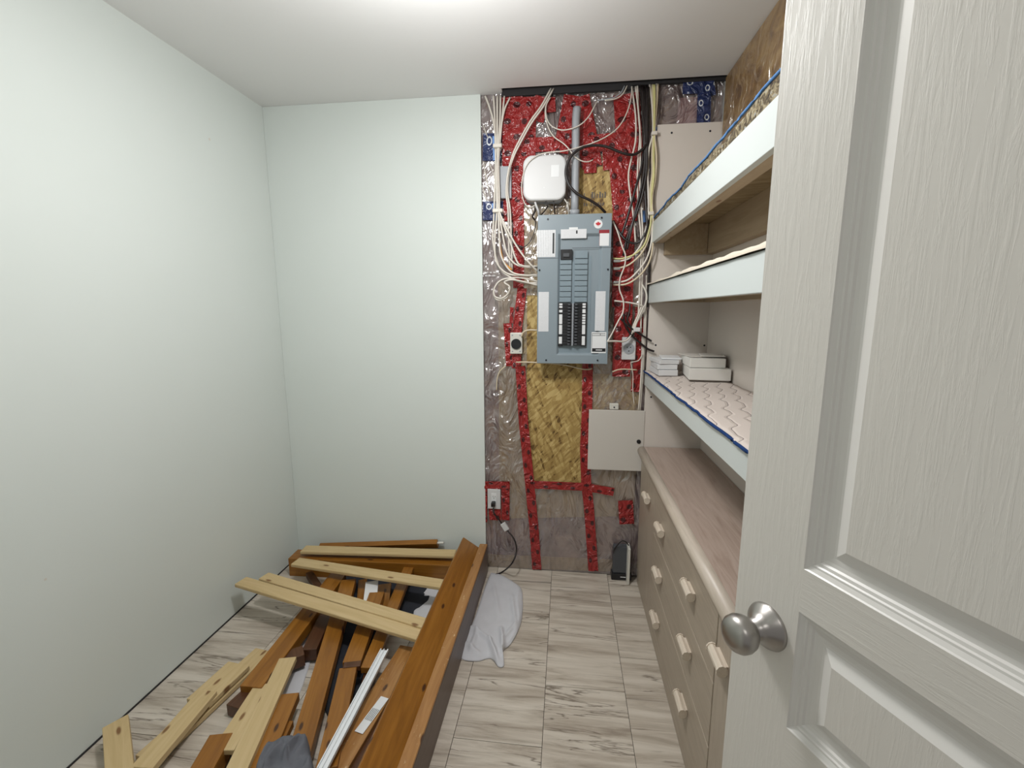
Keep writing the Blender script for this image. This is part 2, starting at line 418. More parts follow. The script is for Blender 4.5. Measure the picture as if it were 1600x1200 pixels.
# ---------------------------------------------------------------- open utility wall: sheathing, film, tape
def grid_film(name, x0, x1, z0, z1, y, nx, nz, hole, material, parent, amp=.006, seed=0, th=0):
    bm = bmesh.new(); V = {}
    for i in range(nx + 1):
        for j in range(nz + 1):
            x = x0 + (x1 - x0) * i / nx; z = z0 + (z1 - z0) * j / nz
            n = noise.fractal(Vector((x * 9 + seed, z * 5, seed)), 1, 2, 5)
            n2 = abs(noise.noise(Vector((x * 16 + z * 7, z * 9 - x * 5, seed + 3))))
            V[i, j] = bm.verts.new((x - x0, -abs(n) * amp - n2 * amp * .8, z - z0))
    for i in range(nx):
        for j in range(nz):
            cx = x0 + (x1 - x0) * (i + .5) / nx; cz = z0 + (z1 - z0) * (j + .5) / nz
            if hole(cx, cz): continue
            bm.faces.new((V[i, j], V[i + 1, j], V[i + 1, j + 1], V[i, j + 1]))
    o = finish(name, bm, material, parent, smooth=True); o.location = Vector((x0, y, z0)) - world_loc(parent); return o
def poly_part(name, pts, y0, y1, material): return prism(name, pts, y0, y1, material, wu)
poly_part('sheathing', [(-0.341,1.543),(0.361,1.537),(0.378,0.843),(0.366,0.335),(-0.343,0.282)], YU + .009, YU + .0135, 'dull_sheathing')
poly_part('sheathing', [(-0.426,0.067),(0.36,0.082),(0.363,0.012),(-0.427,-0.01)], YU + .010, YU + .0135, 'dull_sheathing')
poly_part('strand_board', [(-0.232,1.542),(0.137,1.539),(0.134,1.035),(0.125,0.503),(-0.197,0.489),(-0.251,1.128)], YU + .004, YU + .0088, 'strand_board')
poly_part('strand_board', [(-0.214,1.933),(0.036,1.925),(0.045,1.494),(-0.232,1.496)], YU + .002, YU + .0085, 'strand_board')
poly_part('strand_board', [(0.041,2.124),(0.238,2.116),(0.248,1.819),(0.038,1.824)], YU + .001, YU + .0085, 'strand_board')
poly_part('strand_board', [(0.133,1.084),(0.367,1.087),(0.371,0.843),(0.139,0.837)], YU + .006, YU + .0088, 'strand_board')
poly_part('pink_insulation', [(0.488,2.343),(0.571,2.344),(0.573,2.222),(0.483,2.226)], YU + .004, YU + .0135, 'pink_batt')
H = [min(p[0] for p in [(-0.2,1.48),(0.089,1.478),(0.111,0.52),(-0.197,0.507)]), max(p[0] for p in [(-0.2,1.48),(0.089,1.478),(0.111,0.52),(-0.197,0.507)])]
ZH0, ZH1 = [(-0.197,0.5),(-0.2,1.48)][0][1], [(-0.197,0.5),(-0.2,1.48)][1][1]
H2 = [(0.045,2.062),(0.234,2.055),(0.242,1.819),(0.051,1.823)]
def hole(x, z):
    if H[0] < x < H[1] and ZH0 < z < ZH1: return True
    if H2[0][0] < x < H2[1][0] and H2[3][1] < z < H2[0][1]: return True
    if x < DX - .0: return True
    return False
grid_film('vapour_barrier', DX + .002, XR - .002, .002, 2.62, YU, 110, 240, hole, 'vapour_film', wu, .006)

def strip(name, line, wid, y, material, jag=0, seed=0):
    """a stuck tape strip following a line of (x,z) points, width in metres"""
    bm = bmesh.new(); uvl = bm.loops.layers.uv.new('UV'); P = [Vector((a, b)) for a, b in line]
    Q = []
    for i in range(len(P) - 1):
        n = max(2, int((P[i + 1] - P[i]).length / .02))
        for k in range(n): Q.append(P[i].lerp(P[i + 1], k / n))
    Q.append(P[-1]); org = Q[0]; rows = []; s = 0
    for i, p in enumerate(Q):
        d = (Q[min(i + 1, len(Q) - 1)] - Q[max(i - 1, 0)]).normalized(); nn = Vector((d.y, -d.x))
        if i: s += (p - Q[i - 1]).length
        row = []
        for k in range(4):
            t = k / 3
            q = p + nn * (t - .5) * wid
            h = .0012 + abs(noise.noise(Vector((q.x * 30, q.y * 30, seed)))) * .005
            row.append((bm.verts.new((q.x - org.x, -h, q.y - org.y)), (t, s)))
        rows.append(row)
    for a, b in zip(rows, rows[1:]):
        for k in range(3):
            f = bm.faces.new((a[k][0], a[k + 1][0], b[k + 1][0], b[k][0]))
            for lp, uv in zip(f.loops, (a[k][1], a[k + 1][1], b[k + 1][1], b[k][1])): lp[uvl].uv = uv
    ret = bmesh.ops.extrude_face_region(bm, geom=bm.faces[:])
    for e in ret['geom']:
        if isinstance(e, bmesh.types.BMVert): e.co.y += .0006
    bmesh.ops.recalc_face_normals(bm, faces=bm.faces)
    o = finish(name, bm, material, wu, smooth=False); o.location = Vector((org.x, y, org.y)) - world_loc(wu); return o
PX = 1 / 345.0
TAPES = [
 ([(-0.268,2.382),(-0.266,2.108),(-0.26,1.831)], 34), ([(-0.191,2.378),(-0.196,2.105),(-0.207,1.903)], 26), ([(-0.232,2.169),(-0.094,2.169),(0.023,2.17)], 22), ([(-0.223,2.33),(-0.066,2.339)], 22),
 ([(0.007,2.373),(-0.017,2.252),(-0.039,2.127)], 24), ([(0.042,2.366),(0.078,2.206),(0.108,2.06)], 32), ([(-0.125,2.375),(-0.154,2.272)], 24), ([(0.091,2.161),(0.192,2.168),(0.293,2.169)], 26),
 ([(0.252,2.366),(0.278,2.115),(0.266,1.818)], 40), ([(0.214,2.123),(0.248,1.819)], 24), ([(0.097,2.122),(0.1,2.035)], 20), ([(0.185,2.13),(0.191,2.046)], 22), ([(0.263,1.818),(0.269,1.416)], 34),
 ([(-0.238,1.875),(-0.235,1.665),(-0.238,1.511)], 18), ([(-0.219,1.511),(-0.245,1.29),(-0.248,1.111)], 16), ([(-0.293,1.338),(-0.281,1.121)], 14),
 ([(-0.228,1.121),(-0.211,0.827),(-0.177,0.49),(-0.155,0.263),(-0.136,0.007)], 17), ([(0.109,1.164),(0.112,0.903),(0.107,0.7),(0.118,0.503),(0.134,0.387),(0.167,0.02)], 18),
 ([(-0.197,0.492),(-0.035,0.493),(0.115,0.492),(0.26,0.471)], 15), ([(-0.421,0.479),(-0.283,0.485)], 14), ([(-0.307,0.502),(-0.308,0.284)], 15), ([(-0.369,0.47),(-0.364,0.281)], 22), ([(-0.414,0.468),(-0.417,0.267)], 6),
 ([(0.32,0.428),(0.332,0.298)], 26), ([(0.275,1.416),(0.274,1.261),(0.275,1.076)], 30), ([(0.354,1.416),(0.355,1.167),(0.349,1)], 16), ([(-0.27,1.417),(-0.274,1.338)], 6)]
for i, (ln, wd) in enumerate(TAPES):
    strip('red_tape_strip', ln, wd * PX, YU - .007 - (i % 5) * .0009, 'red_tape', seed=i)
BL = [([(-0.407,2.168),(-0.318,2.164)], 42), ([(-0.411,1.879),(-0.313,1.877)], 30), ([(0.497,2.382),(0.579,2.382)], 22), ([(0.589,2.4),(0.595,2.223)], 20), ([(0.613,2.368),(0.634,2.372)], 22)]
for i, (ln, wd) in enumerate(BL):
    strip('blue_tape_patch', ln, wd * PX, YU - .011 - i * .0006, 'blue_tape', seed=40 + i)
for ln, wd in (([(-0.342,2.213),(-0.34,2.105)], 12), ([(-0.351,1.913),(-0.339,1.833)], 11), ([(0.399,2.219),(0.399,2.159)], 8), ([(0.353,1.859),(0.355,1.807)], 7)):
    strip('light_blue_tape_patch', ln, wd * PX, YU - .016, 'light_blue_tape', seed=3)
# white printed words on the film and stamps on the board: short strokes too small to read
def strokes(name, x, z, n, material, y, h, step, seed):
    r = random.Random(seed); bm = bmesh.new()
    for k in range(n):
        if r.random() < .2: continue
        a = x + k * step; wd = step * r.uniform(.3, .7); hh = h * r.uniform(.6, 1)
        abox(bm, a, y - .0006, z, a + wd, y, z + hh)
    o = finish(name, bm, material, wu); o.location = -world_loc(wu); return o
px_, pz_ = [(-0.415,1.584),(-0.415,1.566)][0]
strokes('film_print', px_, pz_, 14, 'label_white', YU - .014, .009, .006, 1)
strokes('film_print', px_, pz_ - .016, 12, 'label_white', YU - .014, .009, .006, 2)
px_, pz_ = [(0.073,1.89),(-0.415,1.566)][0]
strokes('board_stamp', px_, pz_, 9, 'base_dark', YU - .0005, .02, .011, 3)
strokes('board_stamp', px_, pz_ + .035, 9, 'base_dark', YU - .0005, .03, .012, 4)
cg = [(-0.331,2.076),(-0.269,2.074),(-0.269,1.929),(-0.332,1.93)]
o = prism('cable_grommet', [cg[0], cg[1], cg[2], cg[3]], YU - .03, YU - .012, 'conduit_grey', wu, bevel=.003)

# ---------------------------------------------------------------- breaker panel
PY = 2.2
bp = empty('breaker_panel', (.03, PY + .08, 1.146), 'grey metal electrical breaker panel on the open back wall', 'breaker panel')
fx0, fx1, fz0, fz1 = -.139, .199, 1.147, 1.838
box('enclosure', (fx0 + .008, PY + .012, fz0 + .008), (fx1 - .008, YU - .008, fz1 - .008), 'panel_grey', bp, .003)
R = [(-0.044,1.721),(0.158,1.717),(0.156,1.189),(-0.049,1.187)]
# cover: frame with a sloped recess holding the breakers
def panel_cover():
    bm = bmesh.new()
    ix0, ix1, iz0, iz1 = R[0][0], R[1][0], R[2][1], R[0][1] + .03
    o = [(fx0, 0, fz0), (fx1, 0, fz0), (fx1, 0, fz1), (fx0, 0, fz1)]
    i1 = [(ix0, 0, iz0), (ix1, 0, iz0), (ix1, 0, iz1), (ix0, 0, iz1)]
    s = .014
    i2 = [(ix0 + s, .014, iz0 + s), (ix1 - s, .014, iz0 + s), (ix1 - s, .014, iz1 - s), (ix0 + s, .014, iz1 - s)]
    bk = [(x, .014, z) for x, y, z in o]
    O, I, J, K = [[bm.verts.new(Vector(p) + Vector((-.03, PY - 2.28, -1.146))) for p in q] for q in (o, i1, i2, bk)]
    for k in range(4):
        n = (k + 1) % 4
        bm.faces.new((O[k], O[n], I[n], I[k])); bm.faces.new((I[k], I[n], J[n], J[k])); bm.faces.new((O[n], O[k], K[k], K[n]))
    bm.faces.new(J)
    bmesh.ops.recalc_face_normals(bm, faces=bm.faces)
    c = finish('cover', bm, 'panel_grey', bp, bevel=.002); return c
cover = panel_cover()
def fbox(name, q, d0, d1, material, parent, bevel=0):
    """box over panel-face rectangle q=[(x,z),(x,z)], from depth d0 to d1 in front of the face"""
    return box(name, (q[0][0], PY - d1, q[0][1]), (q[1][0], PY - d0, q[1][1]), material, parent, bevel)
q = [(-0.139,1.642),(-0.043,1.635)]
fbox('cover_joint', [q[0], (q[1][0], q[0][1] + .002)], 0, .0006, 'plastic_dark_grey', bp)
q = [(0.022,1.686),(0.206,1.682)]
fbox('cover_joint', [q[0], (fx1, q[0][1] + .002)], 0, .0006, 'plastic_dark_grey', bp)
fbox('deadfront', [(-0.04,1.652),(0.113,1.189)], -.016, -.010, 'panel_inner', bp)
# filler plates
LX0, LX1, RX0, RX1 = [(-0.033,1.564),(-2.802,2.919)][0][0], [(0.021,1.564),(-2.802,2.919)][0][0], [(0.036,1.564),(-2.802,2.919)][0][0], [(0.095,1.563),(-2.802,2.919)][0][0]
zt, zb = [(0.011,1.637),(0.014,1.437)][0][1], [(0.011,1.637),(0.014,1.437)][1][1]
nf = 8
for col, (a, b) in enumerate(((LX0, LX1), (RX0, RX1))):
    for k in range(nf):
        z1 = zt - (zt - zb) * k / nf
        box('filler_plate', (a, PY - .001, z1 - (zt - zb) / nf + .0026), (b, PY + .010, z1), 'panel_inner', bp, .0015)
box('filler_plate', (RX0, PY - .001, zt + .003), (RX1, PY + .010, zt + .035), 'panel_inner', bp, .0015)
# main breaker
mb = fbox('main_breaker', [(-0.031,1.681),(0.023,1.634)], -.012, .006, 'plastic_black', bp, .002)
box('breaker_switch', (mb_x := [(-0.019,1.663),(0.011,1.646)][0][0], PY - .012, [(-0.019,1.646),(0.011,1.646)][0][1]), ([(0.01,1.663),(0.011,1.646)][0][0], PY - .006, [(0.01,1.663),(0.011,1.646)][0][1]), 'plastic_dark_grey', mb, .001)
# breakers
b0z, b1z = [(0.014,1.434),(0.018,1.234)][0][1], [(0.014,1.434),(0.018,1.234)][1][1]
nb = 14
LB0, LB1, RB0, RB1 = [(-0.017,1.356),(-2.802,2.919)][0][0], [(0.025,1.356),(-2.802,2.919)][0][0], [(0.034,1.356),(-2.802,2.919)][0][0], [(0.073,1.356),(-2.802,2.919)][0][0]
for side, (a, b) in enumerate(((LB0, LB1), (RB0, RB1))):
    for k in range(nb):
        z1 = b0z - (b0z - b1z) * k / nb; z0 = b0z - (b0z - b1z) * (k + 1) / nb + .0009
        br = box('breaker', (a, PY - .008, z0), (b, PY + .010, z1), 'plastic_black', bp, .001)
        ex = (b - .018, b - .006) if side == 0 else (a + .006, a + .018)
        box('toggle', (ex[0], PY - .017, z0 + .003), (ex[1], PY - .008, z1 - .003), 'plastic_dark_grey', br, .001)
fbox('bus_strip', [(0.025,1.434),(0.035,1.234)], -.004, .002, 'conduit_grey', bp)
fbox('directory_backing', [(-0.038,1.437),(-0.015,1.231)], -.012, .001, 'plastic_black', bp)
fbox('directory_backing', [(0.071,1.437),(0.096,1.231)], -.012, .001, 'plastic_black', bp)
for a, b in ((474, 477), (478, 481), (484, 488), (491, 506), (507.5, 522), (526, 537)):
    fbox('circuit_tag', [([(-0.034,1.356),(-2.802,2.919)][0][0], b0z - (b - 474) / 66 * (b0z - b1z)), ([(-0.019,1.356),(-2.802,2.919)][0][0], b0z - (a - 474) / 66 * (b0z - b1z))], .001, .002, 'label_white', bp)
for a, b in ((474, 477), (478, 481), (483, 489), (491, 494), (495, 498), (499, 502), (503, 506), (507.5, 522), (525, 539)):
    fbox('circuit_tag', [([(0.075,1.356),(-2.802,2.919)][0][0], b0z - (b - 474) / 66 * (b0z - b1z)), ([(0.09,1.356),(-2.802,2.919)][0][0], b0z - (a - 474) / 66 * (b0z - b1z))], .001, .002, 'label_white', bp)
# stickers
l1 = fbox('instruction_label', [(-0.142,1.648),(-0.056,1.77)], 0, .001, 'printed_label', bp)
tag(l1, 'white printed instruction label')
fbox('label_band', [(-0.069,1.664),(-0.061,1.756)], .001, .0016, 'plastic_black', l1)
l2 = fbox('rating_label', [(-0.032,1.73),(0.086,1.771)], 0, .001, 'printed_rows', bp)
fbox('label_mark', [(0.038,1.751),(0.045,1.765)], .001, .0016, 'plastic_black', l2)
fbox('label_tab', [(0.006,1.769),(0.046,1.779)], 0, .0013, 'label_white', l2)
l3 = fbox('warning_label', [(0.145,1.694),(0.189,1.762)], 0, .001, 'label_white', bp)
fbox('label_band', [(0.143,1.75),(0.189,1.765)], .001, .0016, 'label_red', l3)
fbox('label_edge', [(0.145,1.694),(0.146,1.75)], .001, .0016, 'label_red', l3)
fbox('circuit_schedule', [(-0.133,1.301),(-0.084,1.488)], 0, .001, 'printed_rows', bp)
fbox('circuit_schedule', [(0.135,1.305),(0.181,1.489)], 0, .001, 'printed_rows', bp)
l4 = fbox('brand_label', [(0.121,1.199),(0.19,1.299)], 0, .0012, 'label_white', bp)
fbox('label_frame', [(0.123,1.282),(0.186,1.284)], .0012, .0016, 'plastic_black', l4)
fbox('label_frame', [(0.123,1.291),(0.186,1.293)], .0012, .0016, 'plastic_black', l4)
fbox('label_frame', [(0.125,1.222),(0.124,1.293)], .0012, .0016, 'plastic_black', l4)
fbox('label_mark', [(0.161,1.284),(0.163,1.291)], .0012, .0018, 'plastic_black', l4)
lb = fbox('label_band', [(0.125,1.206),(0.188,1.222)], .0012, .0018, 'plastic_black', l4)
fbox('label_word', [(0.142,1.212),(0.172,1.216)], .0018, .0022, 'label_white', l4)
# round sticker with a red maple leaf
sx, sz = [(0.138,1.791),(-2.802,2.919)][0]
def disc(name, x, z, r, y, th, material, parent, seg=32):
    pts = [(x + r * math.cos(2 * math.pi * k / seg), z + r * math.sin(2 * math.pi * k / seg)) for k in range(seg)]
    return prism(name, pts, y - th, y, material, parent)
stk = disc('round_sticker', sx, sz, .0195, PY, .001, 'label_white', bp)
half = [(0, 1), (.16, .62), (.36, .74), (.28, .30), (.55, .52), (.62, .40), (.92, .46), (.80, .20), (.97, .08), (.50, -.30), (.56, -.46), (.06, -.38), (.06, -.85)]
leaf = [(x, z) for x, z in half] + [(-x, z) for x, z in half[::-1]][:-1]
prism('maple_leaf', [(sx + a * .0125, sz + b * .0125) for a, b in leaf], PY - .0016, PY - .001, 'label_red', stk)
MT['label_red_bright'] = mat('label_red_bright', (.55, .02, .03), .4)
bpy.data.objects['maple_leaf'].data.materials[0] = MT['label_red_bright']
for x, z in [(-0.092,1.818),(0.153,1.818),(-0.129,1.589),(0.188,1.588),(-0.094,1.163),(0.152,1.164)]:
    s = disc('screw', x, z, .0042, PY, .0035, 'screw_dark', bp, 12)

# ---------------------------------------------------------------- conduit, router, boxes on the wall
cp = [(0.033,2.238,2.304),(0.029,2.238,2.245),(0.031,2.238,2.082),(0.031,2.238,1.846)]
cd = empty('conduit_pipe', cp[-1], 'grey plastic conduit pipe running down into the breaker panel', 'conduit')
cable('pipe', cp, .0185, 'conduit_grey', parent=cd, sub=4); bpy.data.objects['pipe'].data.materials[0] = MT['conduit_grey']
lathe('pipe_collar', [(.019, 0), (.023, .001), (.023, .022), (.019, .023)], 'conduit_grey', cd).location = (0, 0, -.006)
def rrect(x0, z0, x1, z1, r, n=6):
    out = []
    for cx, cz, a in ((x1 - r, z1 - r, 0), (x0 + r, z1 - r, 90), (x0 + r, z0 + r, 180), (x1 - r, z0 + r, 270)):
        for k in range(n + 1):
            t = math.radians(a + 90 * k / n); out.append((cx + r * math.cos(t), cz + r * math.sin(t)))
    return out
RYF = 2.215
ra, rb = (-0.21,2.215,1.905), (-0.012,2.215,2.104)
rt = empty('wifi_router', ((ra[0] + rb[0]) / 2, YU - .012, ra[2]), 'white rounded square wireless router above the breaker panel', 'router')
prism('router_case', rrect(ra[0], ra[2], rb[0], rb[2], .042, 8), RYF, RYF + .045, 'plastic_white', rt, bevel=.008)
prism('router_back', rrect(ra[0] + .006, ra[2] - .004, rb[0] - .006, rb[2] - .006, .036, 8), RYF + .042, YU - .012, 'conduit_grey', rt)
lab = (-0.08,2.215,2.005)
box('router_label', (lab[0], RYF - .001, lab[2]), (lab[0] + .036, RYF, lab[2] + .052), 'label_white', rt)
d0 = (-0.112,2.215,1.961); disc('status_light', d0[0], d0[2], .0025, RYF, .001, 'label_white', rt, 10)
mx = (0.121,2.255,0.598); mx2 = (0.395,2.255,0.91)
mbx = empty('media_cabinet', ((mx[0] + mx2[0]) / 2, YU - .01, mx[2]), 'plain light grey square metal wiring cabinet below the breaker panel', 'cabinet')
box('cabinet_box', (mx[0] + .006, 2.262, mx[2] + .006), (mx2[0] - .006, YU - .009, mx2[2] - .006), 'media_grey', mbx)
dr = box('door', (mx[0], 2.252, mx[2]), (mx2[0], 2.262, mx2[2]), 'media_grey', mbx, .002)
lk = (0.37,2.252,0.753); disc('lock', lk[0], lk[2], .0105, 2.252, .003, 'plastic_black', dr, 20)
tp = (0.245,2.255,0.923)
tb = box('surface_jack', (tp[0] - .022, 2.262, tp[2] - .012), (tp[0] + .022, YU - .008, tp[2] + .018), 'plastic_cream', None, .003)
tag(tb, 'small cream surface jack on top of the grey wiring cabinet', 'wall jack'); disc('screw', tp[0], tp[2], .004, 2.262, .0015, 'screw_dark', tb, 10)
# dryer-style round outlet left of the panel
oa, ob = (-0.277,2.255,1.186), (-0.216,2.255,1.292)
do = empty('round_receptacle', ((oa[0] + ob[0]) / 2, YU - .012, oa[2]), 'square metal plate with a round black receptacle left of breaker panel', 'outlet')
box('plate', (oa[0], 2.257, oa[2]), (ob[0], YU - .012, ob[2]), 'plastic_cream', do, .004)
disc('receptacle_face', (oa[0] + ob[0]) / 2, (oa[2] + ob[2]) / 2 - .003, .0255, 2.257, .006, 'plastic_black', do)
for sx_, sz_ in ((-.019, .04), (.019, .04), (-.019, -.04), (.019, -.04)): disc('screw', (oa[0] + ob[0]) / 2 + sx_, (oa[2] + ob[2]) / 2 + sz_, .004, 2.257, .001, 'conduit_grey', do, 10)
# wall outlet, low left
oa, ob = (-0.403,2.272,0.348), (-0.333,2.272,0.46)
wo = empty('duplex_outlet', ((oa[0] + ob[0]) / 2, YU - .012, oa[2]), 'white duplex wall outlet low on the open wall by the drywall edge', 'outlet')
box('cover_plate', (oa[0], 2.272, oa[2]), (ob[0], YU - .012, ob[2]), 'plastic_white', wo, .003)
ocx, ocz = (oa[0] + ob[0]) / 2, (oa[2] + ob[2]) / 2
box('socket', (ocx - .014, 2.2695, ocz - .034), (ocx + .014, 2.272, ocz + .034), 'label_white', wo, .003)
for dx in (-.006, .005): box('slot', (ocx + dx, 2.269, ocz + .012), (ocx + dx + .002, 2.2695, ocz + .02), 'plastic_black', wo)
disc('slot', ocx, ocz + .007, .0022, 2.2695, .0005, 'plastic_black', wo, 10)
# cord
cd2 = empty('power_cord', (-0.363,2.176,0.006), 'black power cord hanging from the low white outlet to the floor', 'cord')
box('plug', (ocx - .012, 2.240, ocz - .032), (ocx + .010, 2.2692, ocz - .008), 'plastic_black', cd2, .004)
cable('wire', [(-0.368,2.253,0.365),(-0.363,2.238,0.34),(-0.336,2.238,0.305),(-0.302,2.238,0.257),(-0.255,2.218,0.212),(-0.239,2.198,0.158),(-0.259,2.168,0.102)] + [(-0.316,2.232,0.012), (-0.365,2.194,0.006), (-0.381,2.16,0.004)], .0042, 'cable_black', parent=cd2)
tg = (-0.305,2.235,0.269)
bm = bmesh.new(); abox(bm, -.014, -.006, -.022, .014, .006, .022)
o = finish('cord_tag', bm, 'plastic_white', cd2, bevel=.002); o.location = Vector(tg) - cd2.location; o.rotation_euler = (0, math.radians(-32), 0)
# outlet at right of panel, with box
oa, ob = (0.272,2.262,1.162), (0.338,2.262,1.272)
ro = empty('receptacle_box', ((oa[0] + ob[0]) / 2, YU - .012, oa[2]), 'white receptacle plate right of the breaker panel near shelf edge', 'outlet')
box('cover_plate', (oa[0], 2.262, oa[2]), (ob[0], YU - .012, ob[2]), 'plastic_white', ro, .003)
ocx2, ocz2 = (oa[0] + ob[0]) / 2, (oa[2] + ob[2]) / 2
disc('receptacle_face', ocx2, ocz2, .026, 2.262, .003, 'conduit_grey', ro)
for dx, dz in ((-.008, .006), (.008, .006), (0, -.012)): disc('slot', ocx2 + dx, ocz2 + dz, .003, 2.259, .001, 'plastic_black', ro, 8)

# ---------------------------------------------------------------- cables
def bundle(lines, r, mt, label, group, name='electrical_cable', flat=.6):
    for i, ln in enumerate(lines):
        lab = label if isinstance(label, str) else label[1][i] + ' ' + label[0]
        cable(name, ln, r, mt if isinstance(mt, str) else mt[i % len(mt)], lab, 'cable', group, flat=flat)
bundle([
 [(-0.392,2.268,2.387),(-0.373,2.258,2.34),(-0.352,2.253,2.269),(-0.34,2.248,2.169),(-0.343,2.248,2.071),(-0.347,2.243,1.956),(-0.35,2.238,1.868),(-0.353,2.238,1.81),(-0.357,2.238,1.736),(-0.339,2.238,1.646),(-0.308,2.238,1.585),(-0.218,2.238,1.536),(-0.141,2.248,1.533)],
 [(-0.353,2.268,2.385),(-0.346,2.258,2.284),(-0.343,2.248,2.169),(-0.34,2.243,2.055),(-0.337,2.238,1.954),(-0.337,2.233,1.852),(-0.347,2.233,1.72),(-0.338,2.233,1.631),(-0.289,2.233,1.579),(-0.208,2.233,1.566),(-0.141,2.248,1.566)],
 [(-0.335,2.268,2.384),(-0.334,2.253,2.268),(-0.333,2.243,2.167),(-0.33,2.238,2.053),(-0.328,2.238,1.954),(-0.327,2.228,1.851),(-0.324,2.228,1.749),(-0.316,2.228,1.66),(-0.269,2.228,1.587),(-0.201,2.228,1.568),(-0.141,2.248,1.572)],
 [(-0.32,2.268,2.385),(-0.322,2.258,2.269),(-0.326,2.238,2.165),(-0.327,2.238,2.053),(-0.324,2.233,1.952),(-0.321,2.228,1.851),(-0.306,2.228,1.748),(-0.285,2.228,1.665),(-0.245,2.228,1.62),(-0.195,2.228,1.607),(-0.141,2.248,1.605)],
 [(-0.302,2.268,2.382),(-0.31,2.258,2.296),(-0.321,2.243,2.167),(-0.328,2.243,2.063),(-0.331,2.238,1.954),(-0.324,2.228,1.865),(-0.299,2.223,1.791),(-0.269,2.223,1.717),(-0.244,2.223,1.643),(-0.216,2.223,1.613),(-0.141,2.238,1.61)],
 [(-0.275,2.268,2.375),(-0.301,2.258,2.318),(-0.316,2.253,2.239),(-0.326,2.238,2.157),(-0.332,2.233,2.052),(-0.332,2.228,1.952),(-0.323,2.223,1.864),(-0.274,2.218,1.761),(-0.225,2.218,1.681),(-0.176,2.218,1.621),(-0.141,2.238,1.586)],
 ], .0044, 'cable_white', ('of the six white cables entering the ceiling in the left bundle', ['leftmost','second','third','fourth','fifth','rightmost']), 'white cables in the left bundle')
cable('electrical_cable', [(-0.327,2.228,1.836),(-0.325,2.23,1.764),(-0.319,2.232,1.69),(-0.301,2.233,1.63),(-0.264,2.234,1.594)], .0042, 'cable_orange', 'orange cable end among the white cables left of the panel', flat=.7)
cable('electrical_cable', [(-0.141,2.248,1.527),(-0.217,2.233,1.536),(-0.279,2.228,1.554),(-0.326,2.228,1.54),(-0.351,2.228,1.503),(-0.348,2.228,1.47),(-0.314,2.228,1.46),(-0.282,2.228,1.484),(-0.275,2.223,1.515),(-0.3,2.223,1.536),(-0.262,2.218,1.547),(-0.195,2.228,1.535),(-0.14,2.238,1.52)], .0042, 'cable_white', 'white cable coiled in a small loop below the left bundle', flat=.7)
cable('electrical_cable', [(-0.141,2.248,1.539),(-0.184,2.238,1.551),(-0.246,2.238,1.558),(-0.295,2.233,1.552),(-0.333,2.233,1.531),(-0.355,2.233,1.494),(-0.34,2.233,1.454),(-0.296,2.233,1.46),(-0.277,2.238,1.485)], .0038, 'cable_white', 'second thinner white cable looping under the left bundle', flat=.7)
t1 = [(-0.352,2.242,2.157),(-0.31,2.242,2.155)]; t2 = [(-0.356,2.236,1.868),(-0.306,2.232,1.871)]
for k, t in enumerate((t1, t2)):
    bm = bmesh.new(); cx = (t[0][0] + t[1][0]) / 2; hw = (t[1][0] - t[0][0]) / 2
    abox(bm, -hw, -.014, -.009, hw, .014, .009)
    o = finish('cable_tie', bm, 'cable_white', bevel=.004); o.location = (cx, t[0][1], t[0][2])
    tag(o, ('white strap tied round the left bundle beside the upper blue tape', 'white strap tied round the left bundle beside the lower blue tape')[k], 'cable tie')
# thin bare strands on the film
bundle([[(-0.403,2.268,2.263),(-0.382,2.268,2.206)], [(-0.412,2.268,1.993),(-0.403,2.268,1.963),(-0.391,2.268,1.928)], [(-0.405,2.268,2.102),(-0.39,2.268,2.021),(-0.372,2.268,1.945)], [(-0.377,2.268,2.095),(-0.359,2.268,2.054),(-0.35,2.268,2.02)]], .0022, 'cable_white',
       ('of four thin wires on the film left of the cable bundle', ['topmost', 'lowest', 'longest', 'rightmost']), 'thin wires behind the left bundle', 'wire')
# single cable from ceiling across to the left
bundle([[(-0.087,2.268,2.403),(-0.129,2.248,2.324),(-0.18,2.238,2.255),(-0.233,2.238,2.17),(-0.26,2.238,2.115),(-0.28,2.228,2.04),(-0.29,2.228,1.95),(-0.281,2.228,1.864),(-0.28,2.238,1.72),(-0.274,2.243,1.601)],
        [(-0.075,2.268,2.402),(-0.123,2.243,2.314),(-0.174,2.238,2.247),(-0.227,2.238,2.161),(-0.257,2.238,2.104),(-0.278,2.233,2.036),(-0.284,2.233,1.951),(-0.272,2.233,1.865),(-0.268,2.243,1.72),(-0.265,2.243,1.6)]], .0042, 'cable_white',
       ('of two white cables slanting from ceiling to left of router', ['left', 'right']), 'slanting pair of white cables')
